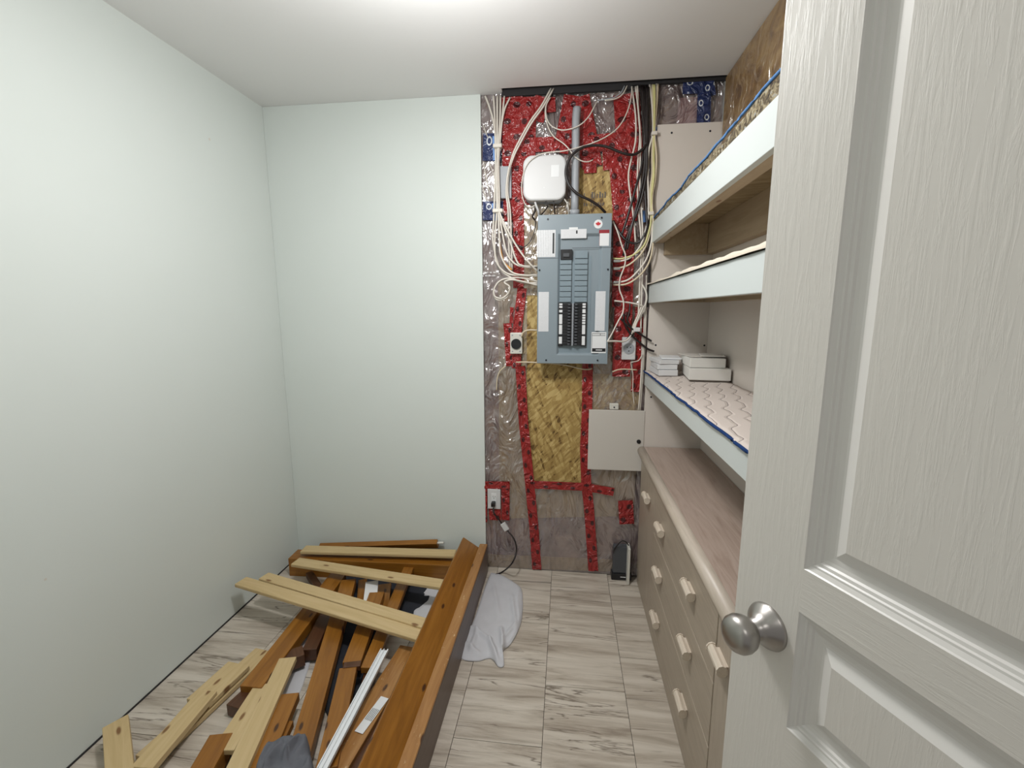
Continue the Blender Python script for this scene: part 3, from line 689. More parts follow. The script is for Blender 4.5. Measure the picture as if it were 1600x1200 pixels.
# thin white data wires, upper loops
cable('data_wire', [(0.125,2.268,2.341),(0.107,2.238,2.3),(0.085,2.228,2.26),(0.052,2.218,2.226),(0.009,2.213,2.207),(-0.039,2.218,2.206),(-0.083,2.228,2.23),(-0.104,2.238,2.268),(-0.108,2.248,2.32),(-0.089,2.258,2.361)], .0028, 'cable_white', 'thin white wire hanging in a loop in front of grey conduit')
cable('data_wire', [(-0.109,2.258,2.341),(-0.111,2.248,2.283),(-0.095,2.238,2.224),(-0.068,2.228,2.181),(-0.027,2.218,2.149),(0.002,2.213,2.119),(0.023,2.213,2.091),(0.055,2.218,2.072),(0.084,2.228,2.069),(0.108,2.238,2.079)], .0028, 'cable_white', 'thin white wire crossing the conduit with a loose end')
cable('data_wire', [(0.276,2.268,2.391),(0.268,2.248,2.322),(0.249,2.238,2.261),(0.217,2.228,2.209),(0.172,2.218,2.173),(0.115,2.208,2.145),(0.045,2.208,2.126),(-0.026,2.208,2.113),(-0.09,2.208,2.11),(-0.142,2.208,2.099),(-0.186,2.21,2.068),(-0.21,2.213,2.014),(-0.217,2.228,1.948),(-0.203,2.238,1.899),(-0.179,2.238,1.881),(-0.155,2.238,1.889)], .0028, 'cable_white', 'long thin white wire sweeping around the top of the router')
cable('data_wire', [(0.243,2.268,2.395),(0.226,2.258,2.363),(0.198,2.253,2.344),(0.164,2.248,2.336),(0.125,2.258,2.337)], .003, 'conduit_grey', 'grey coax loop tucked under the ceiling edge')
cable('data_wire', [(0.254,2.268,2.395),(0.234,2.258,2.357),(0.204,2.253,2.338),(0.155,2.248,2.331)], .003, 'cable_white', 'white coax loop tucked under the ceiling edge')
cable('power_cord', [(0.344,2.238,2.135),(0.324,2.228,2.111),(0.293,2.218,2.09),(0.258,2.208,2.088),(0.215,2.208,2.103),(0.173,2.208,2.121),(0.122,2.208,2.131),(0.065,2.203,2.124),(0.02,2.198,2.097),(-0.005,2.198,2.06),(-0.013,2.198,2.011),(0.005,2.198,1.961),(0.046,2.198,1.922),(0.099,2.203,1.896),(0.141,2.218,1.873),(0.172,2.238,1.848)], .0062, 'cable_black', 'thick black cable curving over the conduit beside the router', 'cord')
cable('data_wire', [(-0.149,2.238,1.888),(-0.155,2.243,1.864),(-0.167,2.248,1.842),(-0.156,2.258,1.826)], .004, 'cable_black', 'thin dark wire below left corner of the router')
cable('data_wire', [(-0.154,2.233,1.902),(-0.148,2.233,1.884),(-0.139,2.238,1.862),(-0.137,2.258,1.843)], .0055, 'plastic_white', 'white plug lead under the router, left')
cable('data_wire', [(-0.068,2.233,1.908),(-0.065,2.233,1.882),(-0.062,2.258,1.853)], .003, 'cable_black', 'black plug lead under the router, middle')
cable('data_wire', [(-0.018,2.238,1.913),(-0.005,2.238,1.893),(0.001,2.243,1.865),(0.004,2.258,1.845)], .003, 'plastic_cream', 'cream lead under the router, right beside conduit')
cable('data_wire', [(-0.107,2.238,1.907),(-0.095,2.238,1.884),(-0.113,2.248,1.861),(-0.128,2.258,1.849)], .003, 'cable_black', 'dark curled lead under the middle of the router')
cable('data_wire', [(-0.149,2.248,1.836),(-0.159,2.268,1.775),(-0.181,2.268,1.728),(-0.212,2.268,1.705),(-0.243,2.268,1.717),(-0.261,2.268,1.747),(-0.268,2.268,1.783)], .0022, 'cable_black', 'thin dark wire bowing left of the breaker panel top')
# right-hand bundles
bundle([[(0.291,2.268,2.39),(0.304,2.253,2.291),(0.316,2.248,2.182),(0.311,2.243,2.073),(0.312,2.238,1.962),(0.322,2.238,1.85),(0.34,2.238,1.708),(0.341,2.238,1.534),(0.34,2.238,1.355)],
        [(0.299,2.268,2.392),(0.308,2.258,2.266),(0.32,2.248,2.155),(0.321,2.243,2.045),(0.325,2.238,1.934),(0.338,2.238,1.822),(0.35,2.243,1.68),(0.352,2.243,1.505),(0.356,2.248,1.294)],
        [(0.274,2.268,2.391),(0.294,2.258,2.267),(0.297,2.248,2.156),(0.28,2.243,2.074),(0.271,2.243,2.006),(0.282,2.238,1.921),(0.3,2.238,1.823),(0.314,2.238,1.709)]], .0040, 'cable_white',
       ('of three white cables at the ceiling right of the conduit', ['middle', 'right', 'left']), 'white cables right of conduit')
bundle([[(0.316,2.268,2.391),(0.322,2.248,2.288),(0.334,2.238,2.178),(0.341,2.238,2.07),(0.331,2.233,1.96),(0.307,2.228,1.849),(0.287,2.228,1.75),(0.276,2.233,1.68)],
        [(0.327,2.268,2.391),(0.334,2.248,2.288),(0.339,2.238,2.178),(0.347,2.238,2.07),(0.345,2.233,1.959),(0.355,2.228,1.847),(0.36,2.223,1.776),(0.337,2.223,1.72),(0.304,2.228,1.707),(0.265,2.228,1.725),(0.233,2.238,1.767),(0.209,2.248,1.813)],
        [(0.338,2.268,2.39),(0.341,2.243,2.285),(0.346,2.238,2.151),(0.35,2.233,2.041),(0.337,2.228,1.931),(0.315,2.228,1.848),(0.294,2.228,1.793),(0.274,2.233,1.731),(0.26,2.238,1.652)],
        [(0.32,2.258,2.382),(0.33,2.243,2.233),(0.334,2.243,2.126),(0.326,2.238,2.038),(0.306,2.233,1.961),(0.286,2.233,1.878),(0.264,2.238,1.795),(0.246,2.243,1.739)],
        [(0.345,2.258,2.38),(0.35,2.248,2.234),(0.352,2.243,2.098),(0.359,2.238,1.933),(0.371,2.238,1.793),(0.383,2.243,1.592),(0.383,2.248,1.415)]], .0055, 'cable_black',
       ('black cable at the ceiling in the dark bundle, counted from left', ['first', 'third', 'fourth', 'second', 'fifth']), 'black cables in the dark bundle')
bundle([[(0.352,2.268,2.395),(0.364,2.253,2.301),(0.371,2.243,2.186),(0.356,2.238,2.11),(0.355,2.238,2.015),(0.361,2.233,1.931),(0.364,2.228,1.833),(0.353,2.223,1.757),(0.332,2.223,1.692),(0.292,2.228,1.644),(0.25,2.238,1.629),(0.215,2.248,1.63)],
        [(0.363,2.268,2.394),(0.367,2.253,2.301),(0.373,2.243,2.186),(0.371,2.238,2.096),(0.375,2.238,2.014),(0.369,2.233,1.931),(0.376,2.228,1.819),(0.371,2.223,1.734),(0.342,2.223,1.663),(0.293,2.228,1.615),(0.251,2.238,1.599),(0.216,2.248,1.598)],
        [(0.382,2.268,2.396),(0.378,2.253,2.3),(0.379,2.243,2.186),(0.388,2.238,2.095),(0.392,2.238,2.014),(0.381,2.233,1.931),(0.383,2.228,1.805),(0.382,2.218,1.71),(0.363,2.218,1.634),(0.325,2.218,1.579),(0.281,2.228,1.54),(0.218,2.248,1.53)],
        [(0.388,2.268,2.395),(0.384,2.253,2.3),(0.378,2.238,2.184),(0.39,2.233,2.08),(0.389,2.233,1.985),(0.378,2.228,1.902),(0.387,2.218,1.789),(0.388,2.213,1.689),(0.372,2.213,1.613),(0.331,2.218,1.556),(0.276,2.228,1.522),(0.219,2.248,1.521)]], .0042, ['cable_white', 'cable_ivory', 'cable_white', 'cable_ivory'],
       ('of four cream cables at the ceiling beside the shelves', ['leftmost', 'second', 'third', 'rightmost']), 'cream cables in the right bundle')
bundle([[(0.367,2.258,2.389),(0.372,2.248,2.299),(0.375,2.238,2.184),(0.376,2.233,2.094),(0.379,2.23,2.012),(0.374,2.228,1.93),(0.378,2.223,1.823),(0.366,2.218,1.747),(0.346,2.218,1.691),(0.305,2.223,1.655),(0.254,2.233,1.64),(0.215,2.248,1.642)],
        [(0.372,2.258,2.389),(0.374,2.243,2.297),(0.375,2.238,2.184),(0.379,2.233,2.081),(0.382,2.228,1.998),(0.375,2.228,1.916)]], .0040, 'cable_yellow',
       ('of two yellow cables in the cream bundle beside the shelves', ['left', 'right']), 'yellow cables in the right bundle')
for k, t in enumerate(([(0.363,2.238,2.179),(0.389,2.238,2.178)], [(0.361,2.226,1.836),(0.387,2.226,1.835)])):
    bm = bmesh.new(); cx = (t[0][0] + t[1][0]) / 2; hw = (t[1][0] - t[0][0]) / 2
    abox(bm, -hw, -.012, -.008, hw, .012, .008)
    o = finish('cable_tie', bm, 'cable_white', bevel=.003); o.location = (cx, t[0][1], t[0][2])
    tag(o, ('white strap round the cream bundle level with beige panel top', 'white strap round the cream bundle level with top shelf end')[k], 'cable tie')
cable('data_wire', [(0.208,2.238,1.808),(0.229,2.228,1.76),(0.252,2.228,1.694),(0.268,2.228,1.656),(0.267,2.228,1.607),(0.248,2.228,1.549),(0.247,2.228,1.499),(0.266,2.223,1.445),(0.265,2.218,1.391),(0.244,2.208,1.35),(0.218,2.198,1.296),(0.195,2.188,1.254)], .0035, 'cable_white', 'wavy white wire running down over the panel right edge')
cable('data_wire', [(0.195,2.188,1.257),(0.235,2.208,1.256),(0.28,2.228,1.255),(0.307,2.238,1.279),(0.326,2.238,1.331),(0.356,2.238,1.385),(0.374,2.238,1.445),(0.37,2.238,1.489),(0.351,2.243,1.522)], .0045, 'cable_white', 'white wire looping up from the bottom label of the panel')
cable('power_cord', [(0.271,2.248,1.385),(0.278,2.238,1.34),(0.303,2.238,1.294),(0.348,2.243,1.251),(0.39,2.238,1.218),(0.421,2.238,1.206)], .005, 'cable_black', 'lower black lead reaching toward the boxes on shelf', 'cord')
cable('power_cord', [(0.253,2.238,1.367),(0.289,2.233,1.331),(0.336,2.238,1.298),(0.407,2.238,1.255)], .0045, 'cable_black', 'upper black lead pointing toward shelf beside receptacle plate', 'cord')
cable('power_cord', [(0.299,2.248,1.446),(0.299,2.238,1.4),(0.289,2.233,1.355),(0.309,2.238,1.319),(0.307,2.238,1.288),(0.281,2.238,1.254),(0.238,2.228,1.255)], .004, 'cable_black', 'dark cord looping above the right receptacle plate', 'cord')
cable('electrical_cable', [(0.227,2.248,1.446),(0.272,2.243,1.44),(0.317,2.243,1.433),(0.359,2.243,1.421)], .0042, 'cable_white', 'short level white cable leaving the panel right side')
bundle([[(0.352,2.238,1.415),(0.336,2.238,1.37),(0.32,2.238,1.331),(0.31,2.238,1.288)], [(0.363,2.233,1.421),(0.347,2.233,1.379),(0.331,2.233,1.337),(0.321,2.233,1.295)]], .0042, 'cable_white', ('of two short white cables above the right receptacle plate', ['left', 'right']), 'white cables above receptacle plate')
cg = (0.335,2.235,1.31)
o = box('wire_connector', (cg[0] - .016, 2.225, cg[2] - .010), (cg[0] + .016, 2.245, cg[2] + .010), 'plastic_white', None, .003); tag(o, 'small white wire connector above the right receptacle plate', 'connector')
bundle([[(0.366,2.258,1.294),(0.369,2.258,1.17),(0.368,2.258,1.044),(0.364,2.258,0.912)], [(0.37,2.258,1.415),(0.375,2.258,1.232),(0.375,2.263,1.043),(0.371,2.263,0.911)], [(0.373,2.258,1.564),(0.379,2.258,1.355),(0.381,2.268,1.137),(0.379,2.268,1.042)]], .004, 'cable_white',
       ('of three white cables running down beside the shelf ends', ['left', 'middle', 'right']), 'white cables beside the shelf end')
cable('data_wire', [(0.369,2.248,1.193),(0.352,2.248,1.161),(0.322,2.248,1.152),(0.317,2.253,1.145),(0.329,2.258,1.091),(0.332,2.258,1.011),(0.341,2.258,0.94)], .0022, 'cable_white', 'hair-thin white wire dropping below right receptacle plate')
cable('electrical_cable', [(-0.139,2.248,1.305),(-0.184,2.248,1.305),(-0.209,2.248,1.295),(-0.219,2.253,1.273)], .0042, 'cable_ivory', 'ivory cable from panel to the round black receptacle')
cable('electrical_cable', [(-0.248,2.258,1.144),(-0.197,2.258,1.145),(-0.123,2.258,1.142),(-0.011,2.258,1.134),(0.09,2.263,1.112),(0.131,2.268,1.115)], .0036, 'cable_ivory', 'ivory cable along the bottom edge of the breaker panel')
cable('electrical_cable', [(-0.302,2.268,1.123),(-0.331,2.268,1.096),(-0.345,2.268,1.056),(-0.349,2.268,0.997)], .0032, 'cable_ivory', 'ivory cable end curving down lower left of the panel')
cable('electrical_cable', [(0.23,2.258,1.102),(0.27,2.258,1.115),(0.347,2.258,1.113)], .0032, 'cable_ivory', 'short ivory cable below right corner of the panel')
for k, t in enumerate(([(0.232,2.243,1.629),(0.232,2.243,1.629)], [(0.234,2.243,1.594),(0.234,2.243,1.594)], [(0.236,2.243,1.532),(0.236,2.243,1.532)])):
    bm = bmesh.new(); abox(bm, -.016, -.008, -.006, .016, .008, .006)
    o = finish('cable_clamp', bm, 'steel', bevel=.002); o.location = t[0]
    tag(o, ('top', 'middle', 'bottom')[k] + ' of three steel clamps at the panel right side', 'cable clamp')

# ---------------------------------------------------------------- shelving
SX = .385
mel = empty('melamine_end_panel', (.54, 2.268, .0), 'beige melamine board fixed upright to the wall behind the shelves', 'panel')
box('board', (.392, 2.255, .02), (XR - .002, 2.272, 2.222), 'melamine', mel, .001)
for x, z in ((.455, 2.185), (.62, 2.185), (.43, 1.235), (.655, 1.235), (.42, .98)): disc('screw', x, z, .0045, 2.255, .001, 'screw_dark', mel, 10)
rp = empty('melamine_side_panel', (XR - .008, 1.5, 0), 'beige melamine boards lining the right wall behind the shelves', 'panel')
box('board', (XR - .014, .62, 1.08), (XR - .002, 2.254, 1.66), 'melamine', rp, .001)
box('board', (XR - .014, .62, .02), (XR - .002, 2.254, 1.06), 'melamine', rp, .001)
ub = empty('strand_board_panel', (XR - .006, 1.4, 1.81), 'plastic-wrapped brown wood board on right wall above top shelf', 'board')
o = box('board', (XR - .010, .5, 1.83), (XR - .002, 2.252, 2.398), 'cleat_wood', ub)
MT['brown_board'] = mat('brown_board', (.2, .12, .05), .5); m = MT['brown_board']
f = noise_t(m, coords(m, (2, 4, 6), rnd=False), 2.5, 4, .6, 1.2); setc(m, ramp(m, f, [(.3, (.16, .085, .03)), (.5, (.32, .19, .07)), (.75, (.46, .31, .13))]))
o.data.materials[0] = m
# its film
bm = bmesh.new(); V = {}
NY, NZ = 90, 36
for i in range(NY + 1):
    for j in range(NZ + 1):
        y = .5 + 1.75 * i / NY; z = 1.84 + .555 * j / NZ
        n = noise.fractal(Vector((y * 5, z * 8, 4)), 1, 2, 4)
        V[i, j] = bm.verts.new((-.006 - abs(n) * .016, y - 1.4, z - 1.81))
for i in range(NY):
    for j in range(NZ): bm.faces.new((V[i, j], V[i, j + 1], V[i + 1, j + 1], V[i + 1, j]))
m = MT['vapour_film'].copy(); MT['clear_film'] = m
for n in m.node_tree.nodes:
    if n.bl_idname == 'ShaderNodeMapRange': n.inputs['To Min'].default_value = .02; n.inputs['To Max'].default_value = .12
    if n.bl_idname == 'ShaderNodeBsdfPrincipled': n.inputs['Roughness'].default_value = .1
    if n.label == 'gloss': n.inputs[0].default_value = .16
o = finish('plastic_wrap', bm, 'clear_film', ub, smooth=True); o.location = (0, 0, 0)
sY0, sY1 = .72, 2.252
def shelf(z0, z1, label, drop=0.0):
    s = empty('wall_shelf', (.53, 1.5, z0), label, 'shelf')
    box('front_board', (SX, sY0, z0), (SX + .018, sY1 + .0, z1), 'shelf_white', s, .0015)
    box('deck', (SX + .018, sY0, z1 - .012), (XR - .015, sY1, z1), 'shelf_strand_board', s)
    box('ledger', (SX + .018, sY0, z0 + .002), (SX + .056, sY1, z1 - .012), 'cleat_wood', s, .001)
    box('ledger', (XR - .05, sY0, z0 + .002 - drop), (XR - .015, sY1, z1 - .012), 'cleat_wood', s, .001)
    box('ledger', (SX + .06, sY1 - .036, z0 + .002 - drop), (XR - .052, sY1, z1 - .012), 'cleat_wood', s, .001)
    return s
shelf(1.706, 1.797, 'topmost white-fronted wall shelf, highest beside the door', .055)
shelf(1.435, 1.518, 'middle white-fronted wall shelf with a cream liner')
shelf(1.040, 1.104, 'lowest white-fronted wall shelf carrying the white boxes')
# padding lying on the shelves
def pad(name, z, th, x0, label, mats, amp, seed, cat='padding', fold=False, grow=0.0, pr=.0045):
    p = empty(name, (.53, 1.5, z), label, cat)
    NYp, NXp = 90, 14; bm = bmesh.new(); T = {}; B = {}
    for i in range(NYp + 1):
        y = sY0 + .01 + (sY1 - sY0 - .012) * i / NYp
        e = x0 + .006 * noise.noise(Vector((y * 6, seed, 0)))
        for j in range(NXp + 1):
            x = e + (XR - .02 - e) * j / NXp
            h = th * (1 + .35 * noise.noise(Vector((x * 14, y * 9, seed)))) + amp * abs(noise.noise(Vector((x * 20, y * 11, seed + 5))))
            h *= 1 + grow * (1 - i / NYp) ** 1.2
            rnd_ = .8 if j == 0 else 1
            T[i, j] = bm.verts.new((x - .53, y - 1.5, h * rnd_)); B[i, j] = bm.verts.new((x - .53, y - 1.5, .0005))
    for i in range(NYp):
        for j in range(NXp): bm.faces.new((T[i, j], T[i, j + 1], T[i + 1, j + 1], T[i + 1, j]))
        bm.faces.new((B[i, 0], T[i, 0], T[i + 1, 0], B[i + 1, 0])); bm.faces.new((T[i, NXp], B[i, NXp], B[i + 1, NXp], T[i + 1, NXp]))
    for i in (0, NYp):
        for j in range(NXp): bm.faces.new((B[i, j], B[i, j + 1], T[i, j + 1], T[i, j]))
    bmesh.ops.recalc_face_normals(bm, faces=bm.faces)
    finish('sheet', bm, mats[0], p, smooth=True)
    if mats[1]:
        pts = []
        for i in range(0, NYp + 1, 2):
            y = sY0 + .01 + (sY1 - sY0 - .012) * i / NYp
            e = x0 + .006 * noise.noise(Vector((y * 6, seed, 0)))
            pts.append((e - .001, y, z + th * (1 + grow * (1 - i / NYp) ** 1.2) * (.95 if fold else .55) + .003 * noise.noise(Vector((y * 22, 3, seed)))))
        cable('piping', pts, pr, mats[1], parent=p, sub=2, flat=1.0)
    return p
pad('quilted_pad', 1.105, .007, SX - .004, 'quilted cream mattress cover with navy edging on the lowest shelf', ('quilt', 'navy_piping'), .002, 1.0)
pad('shelf_liner', 1.519, .006, SX - .008, 'cream cloth liner lying along the middle shelf', ('quilt', None), .006, 6.0, 'liner', grow=1.4)
MT['liner_cream'] = mat('liner_cream', (.64, .57, .47), .8)
for o in bpy.data.objects:
    if o.name.startswith('shelf_liner'): 
        for ch in o.children: ch.data.materials[0] = MT['liner_cream']
pad('folded_mattress_cover', 1.798, .020, SX + .004, 'folded mattress cover with light blue edge on the topmost shelf', ('pad_side', 'blue_piping'), .012, 9.0, fold=True, grow=1.6, pr=.0035)

# boxes on the lowest shelf
SZ = 1.1145
def fbx(name, p, sx, sy, sz, rz, material, label, cat, lid=None, dark=None):
    b = empty(name, p, label, cat, rot=(0, 0, rz))
    bm = bmesh.new(); abox(bm, 0, 0, (.006 if dark else 0), sx, sy, sz); finish('body', bm, material, b, bevel=.002)
    if dark: bm = bmesh.new(); abox(bm, .004, .004, 0, sx - .004, sy - .004, .006); finish('foot', bm, dark, b)
    if lid: bm = bmesh.new(); abox(bm, -.0015, -.0015, sz - .003, sx + .0015, sy + .0015, sz + .001); finish('lid', bm, lid, b, bevel=.001)
    return b
fbx('flat_carton', (.500, 1.90, SZ), .158, .24, .052, -.12, 'box_white', 'larger white flat carton with dark base, bottom of right stack', 'box', dark='base_dark')
fbx('flat_carton', (.508, 1.925, SZ + .0535), .138, .19, .038, -.05, 'box_white', 'smaller white flat carton on top of the larger one', 'box')
fbx('loose_papers', (.520, 1.95, SZ + .093), .125, .16, .003, .12, 'book_paper', 'loose white papers on the topmost carton', 'papers')
fbx('loose_papers', (.555, 1.95, SZ + .0968), .095, .11, .004, -.2, 'box_white', 'small white booklet lying over the loose papers', 'booklet')
fbx('white_modem', (.410, 2.045, SZ), .082, .17, .026, .06, 'plastic_white', 'lowest flat white device in the left stack on shelf', 'device')
fbx('white_modem', (.404, 2.055, SZ + .0275), .086, .165, .022, .0, 'plastic_white', 'middle flat white device in the left stack on shelf', 'device')
fbx('white_modem', (.412, 2.05, SZ + .051), .085, .165, .018, .10, 'plastic_white', 'upper flat white device in the left stack on shelf', 'device')
fbx('white_modem', (.425, 2.08, SZ + .0705), .085, .145, .006, -.12, 'label_white', 'thin white folder topmost on the left stack of devices', 'folder')

# ---------------------------------------------------------------- dresser
DF = .385; DZ = .73; DY0, DY1 = .74, 2.243
ds = empty('dresser', (.53, (DY0 + DY1) / 2, 0), 'whitewashed oak dresser with ribbed wooden handles under the shelves', 'dresser')
box('carcass', (DF + .012, DY0 + .01, .004), (XR - .016, DY1 - .004, .69), 'washed_oak_upright', ds)
box('plinth', (DF + .004, DY0 + .01, .002), (DF + .012, DY1 - .004, .078), 'washed_oak', ds)
def sweep_top():
    bm = bmesh.new(); prof = []
    zc, r = .705, .0225; xf = .368
    prof = [(XR - .016, .684), (xf + r, .684)] + [(xf + r - r * math.sin(t), .7055 - r * math.cos(t)) for t in [math.pi * k / 10 for k in range(0, 11)]] + [(xf + r + .01, .7285), (XR - .016, .7285)]
    ends = []
    for y in (DY0, DY1 + .004): ends.append([bm.verts.new((x - .53, y - (DY0 + DY1) / 2, z)) for x, z in prof])
    n = len(prof)
    for k in range(n): bm.faces.new((ends[0][k], ends[0][(k + 1) % n], ends[1][(k + 1) % n], ends[1][k]))
    bm.faces.new(ends[0][::-1]); bm.faces.new(ends[1]); bmesh.ops.recalc_face_normals(bm, faces=bm.faces)
    bmesh.ops.remove_doubles(bm, verts=bm.verts, dist=1e-5)
    return finish('top', bm, 'washed_oak_top', ds, smooth=False, bevel=0)
sweep_top()
bm = bmesh.new(); ends = []
for y in (DY0, DY1 + .005):
    ends.append([bm.verts.new((.388 - .53 + .0235 * math.cos(t), y - (DY0 + DY1) / 2, .7065 + .0235 * math.sin(t))) for t in [2 * math.pi * k / 24 for k in range(24)]])
for k in range(24): bm.faces.new((ends[0][k], ends[0][(k + 1) % 24], ends[1][(k + 1) % 24], ends[1][k]))
bm.faces.new(ends[0][::-1]); bm.faces.new(ends[1]); bmesh.ops.recalc_face_normals(bm, faces=bm.faces)
wood('oak_lip', (.47, .40, .32), (.56, .48, .40), (.62, .54, .46), (.4, .3, .22), .4, ax='Y', gs=1.6, knots=False)
lip = finish('edge_moulding', bm, 'oak_lip', ds)
for p in lip.data.polygons: p.use_smooth = len(p.vertices) == 4
def handle(parent, y, z):
    pw = world_loc(parent); bm = bmesh.new()
    Ln = .072; nseg = 20
    for yy0, yy1, rr, mi in ((-Ln / 2, Ln / 2, .0105, 0), (-Ln / 2 - .004, -Ln / 2, .0125, 0), (Ln / 2, Ln / 2 + .004, .0125, 0)):
        rg = []
        for yy in (yy0, yy1):
            rg.append([bm.verts.new((-.016 + (rr * (1 + (.07 if (k % 2 and mi == 0) else 0))) * math.cos(2 * math.pi * k / nseg), yy, (rr * 1.15) * (1 + (.07 if k % 2 else 0)) * math.sin(2 * math.pi * k / nseg))) for k in range(nseg)])
        for k in range(nseg): bm.faces.new((rg[0][k], rg[0][(k + 1) % nseg], rg[1][(k + 1) % nseg], rg[1][k]))
        bm.faces.new(rg[0][::-1]); bm.faces.new(rg[1])
    abox(bm, -.012, -Ln / 2 + .004, -.008, 0, Ln / 2 - .004, .008)
    bmesh.ops.recalc_face_normals(bm, faces=bm.faces)
    h = finish('handle', bm, 'handle_wood', parent); h.location = Vector((DF, y, z)) - pw; return h
d1 = box('door', (DF, 1.867, .082), (DF + .016, DY1 - .006, .683), 'washed_oak_upright', ds, .002); handle(d1, 2.0, .565)
d2 = box('door', (DF, DY0 + .01, .082), (DF + .016, 1.063, .683), 'washed_oak_upright', ds, .002); handle(d2, 1.012, .580)
for z0, z1, hz in ((.470, .683, .575), (.280, .467, .385), (.082, .277, .190)):
    d = box('drawer', (DF - .001, 1.066, z0), (DF + .016, 1.864, z1), 'washed_oak', ds, .002)
    handle(d, 1.70, hz - .012); handle(d, 1.283, hz + .008)

# ---------------------------------------------------------------- black power unit on the floor by the dresser
pu = empty('battery_backup', (0.31,2.257,0), 'dark grey box with black front strip on floor at the wall beside dresser', 'device')
bx, by = pu.location.x, pu.location.y
box('case', (bx - .045, by - .01, .035), (bx + .045, by + .028, .185), 'plastic_dark_grey', pu, .005)
bs = box('base', (bx - .052, by - .018, 0), (bx + .052, by + .03, .036), 'plastic_black', pu, .004)
box('label', (bx - .006, by - .0186, .018), (bx + .022, by - .018, .022), 'label_white', bs)
cable('device_cable', [(0.28,2.258,0.1),(0.267,2.248,0.156),(0.287,2.238,0.205),(0.312,2.238,0.225),(0.339,2.238,0.202),(0.351,2.243,0.15)], .003, 'cable_black', 'thin black cable looping above the dark box by dresser')
o = box('white_binder', (.334, 2.20, .002), (.346, 2.265, .20), 'plastic_cream', None, .002); tag(o, 'thin cream carton standing between the dark box and dresser', 'box')

# ---------------------------------------------------------------- loose boards
GW = {'pine': 'pine', 'stain': 'stained_wood', 'dark': 'dark_and_shaded_wood', 'edge': 'worn_glinted_edge'}
def board(name, q, th, material, label, cat='board', group=None, bev=.002, extra=None):
    """q = top-face corners: end A left, end A right, end B left, end B right"""
    a, b, c, d = [Vector(p) for p in q]
    p0, p1 = (a + b) / 2, (c + d) / 2
    ax = p1 - p0; ln = ax.length; ax.normalize()
    sd = (b - a) + (d - c); sd -= ax * sd.dot(ax); sd.normalize()
    wd = (abs((b - a).dot(sd)) + abs((d - c).dot(sd))) / 2
    up = sd.cross(ax)
    if up.z < 0: up = -up; sd = -sd
    up = up.normalized()
    M3 = Matrix((sd, ax, up)).transposed()
    if M3.determinant() < 0: M3 = Matrix((-sd, ax, up)).transposed()
    bm = bmesh.new(); abox(bm, -wd / 2, -ln / 2, -th, wd / 2, ln / 2, 0)
    o = finish(name, bm, material, bevel=bev); mid = (p0 + p1) / 2
    o.matrix_world = Matrix.Translation(mid) @ M3.to_4x4()
    tag(o, label, cat, group); return o
# long side rail on edge with lighter worn top, glints painted in
sr = empty('bed_side_rail', (-.42, 1.35, 0), 'long orange-brown bed rail standing on edge along the open floor', 'bed rail')
bm = bmesh.new(); abox(bm, -.018, -.90, 0, .020, .89, .150); o = finish('rail_board', bm, 'rail_face_shaded', sr, bevel=.002)
bm = bmesh.new(); abox(bm, -.022, -.90, .1505, .020, .89, .162); o = finish('rail_cap', bm, 'worn_glinted_edge', sr, bevel=.003)
board('bed_side_rail', [(-.527, 2.205, .205), (-.443, 2.235, .150), (-.527, .44, .205), (-.443, .44, .150)], .018, 'stained_wood', 'wide stained rail board leaning against the upright bed rail', 'bed rail', bev=.002)
bm = None
# stained rails by the back wall
o = board('headboard_rail', [(-0.685,2.262,0.159), (-0.678,2.235,0.151), (-1.384,2.262,0.097), (-1.358,2.235,0.082)], .04, 'stained_wood', 'stained rail with white dowel end lying against the back wall', 'board')
bm = bmesh.new(); tube_bm(bm, [(0, 0, 0), (0, .035, 0)], .007, n=10, sub=1)
dw = finish('dowel', bm, 'plastic_cream', o, smooth=False)
ln_ = max(v.co.y for v in o.data.vertices); 
wv0 = o.matrix_basis @ Vector((0, ln_, 0)); sgn = 1 if wv0.x > -.9 else -1
dw.location = (0, ln_ if sgn > 0 else -ln_ - .035, -.014)
board('footboard_rail', [(-1.48,2.174,0.1),(-1.422,2.082,0.1),(-0.57,2.212,0.1),(-0.559,2.113,0.1)], .10, 'stained_wood', 'stained rail on edge under the pale slat nearest the back wall', 'board')
# pale slats
board('pine_plank', [(-1.402,2.168,0.135),(-1.382,2.093,0.135),(-0.561,2.21,0.135),(-0.564,2.151,0.135)], .017, 'pine', 'pale pine slat nearest the back wall, nearly level', 'slat', bev=.004)
board('pine_plank', [(-1.361,2.041,0.135),(-1.365,1.979,0.135),(-0.498,1.923,0.142),(-0.499,1.853,0.142)], .017, 'pine', 'narrow pale pine slat, second from the back wall', 'slat', bev=.004)
board('pine_plank', [(-1.394,1.845,0.17),(-1.404,1.791,0.17),(-0.489,1.626,0.15),(-0.491,1.565,0.15)], .017, 'pine', 'upper of two touching wide pale slats pointing at left wall', 'slat', bev=.004)
board('pine_plank', [(-1.46,1.781,0.182),(-1.471,1.724,0.182),(-0.495,1.579,0.139),(-0.503,1.511,0.139)], .017, 'pine', 'lower of two touching wide pale slats, nearest the camera', 'slat', bev=.004)
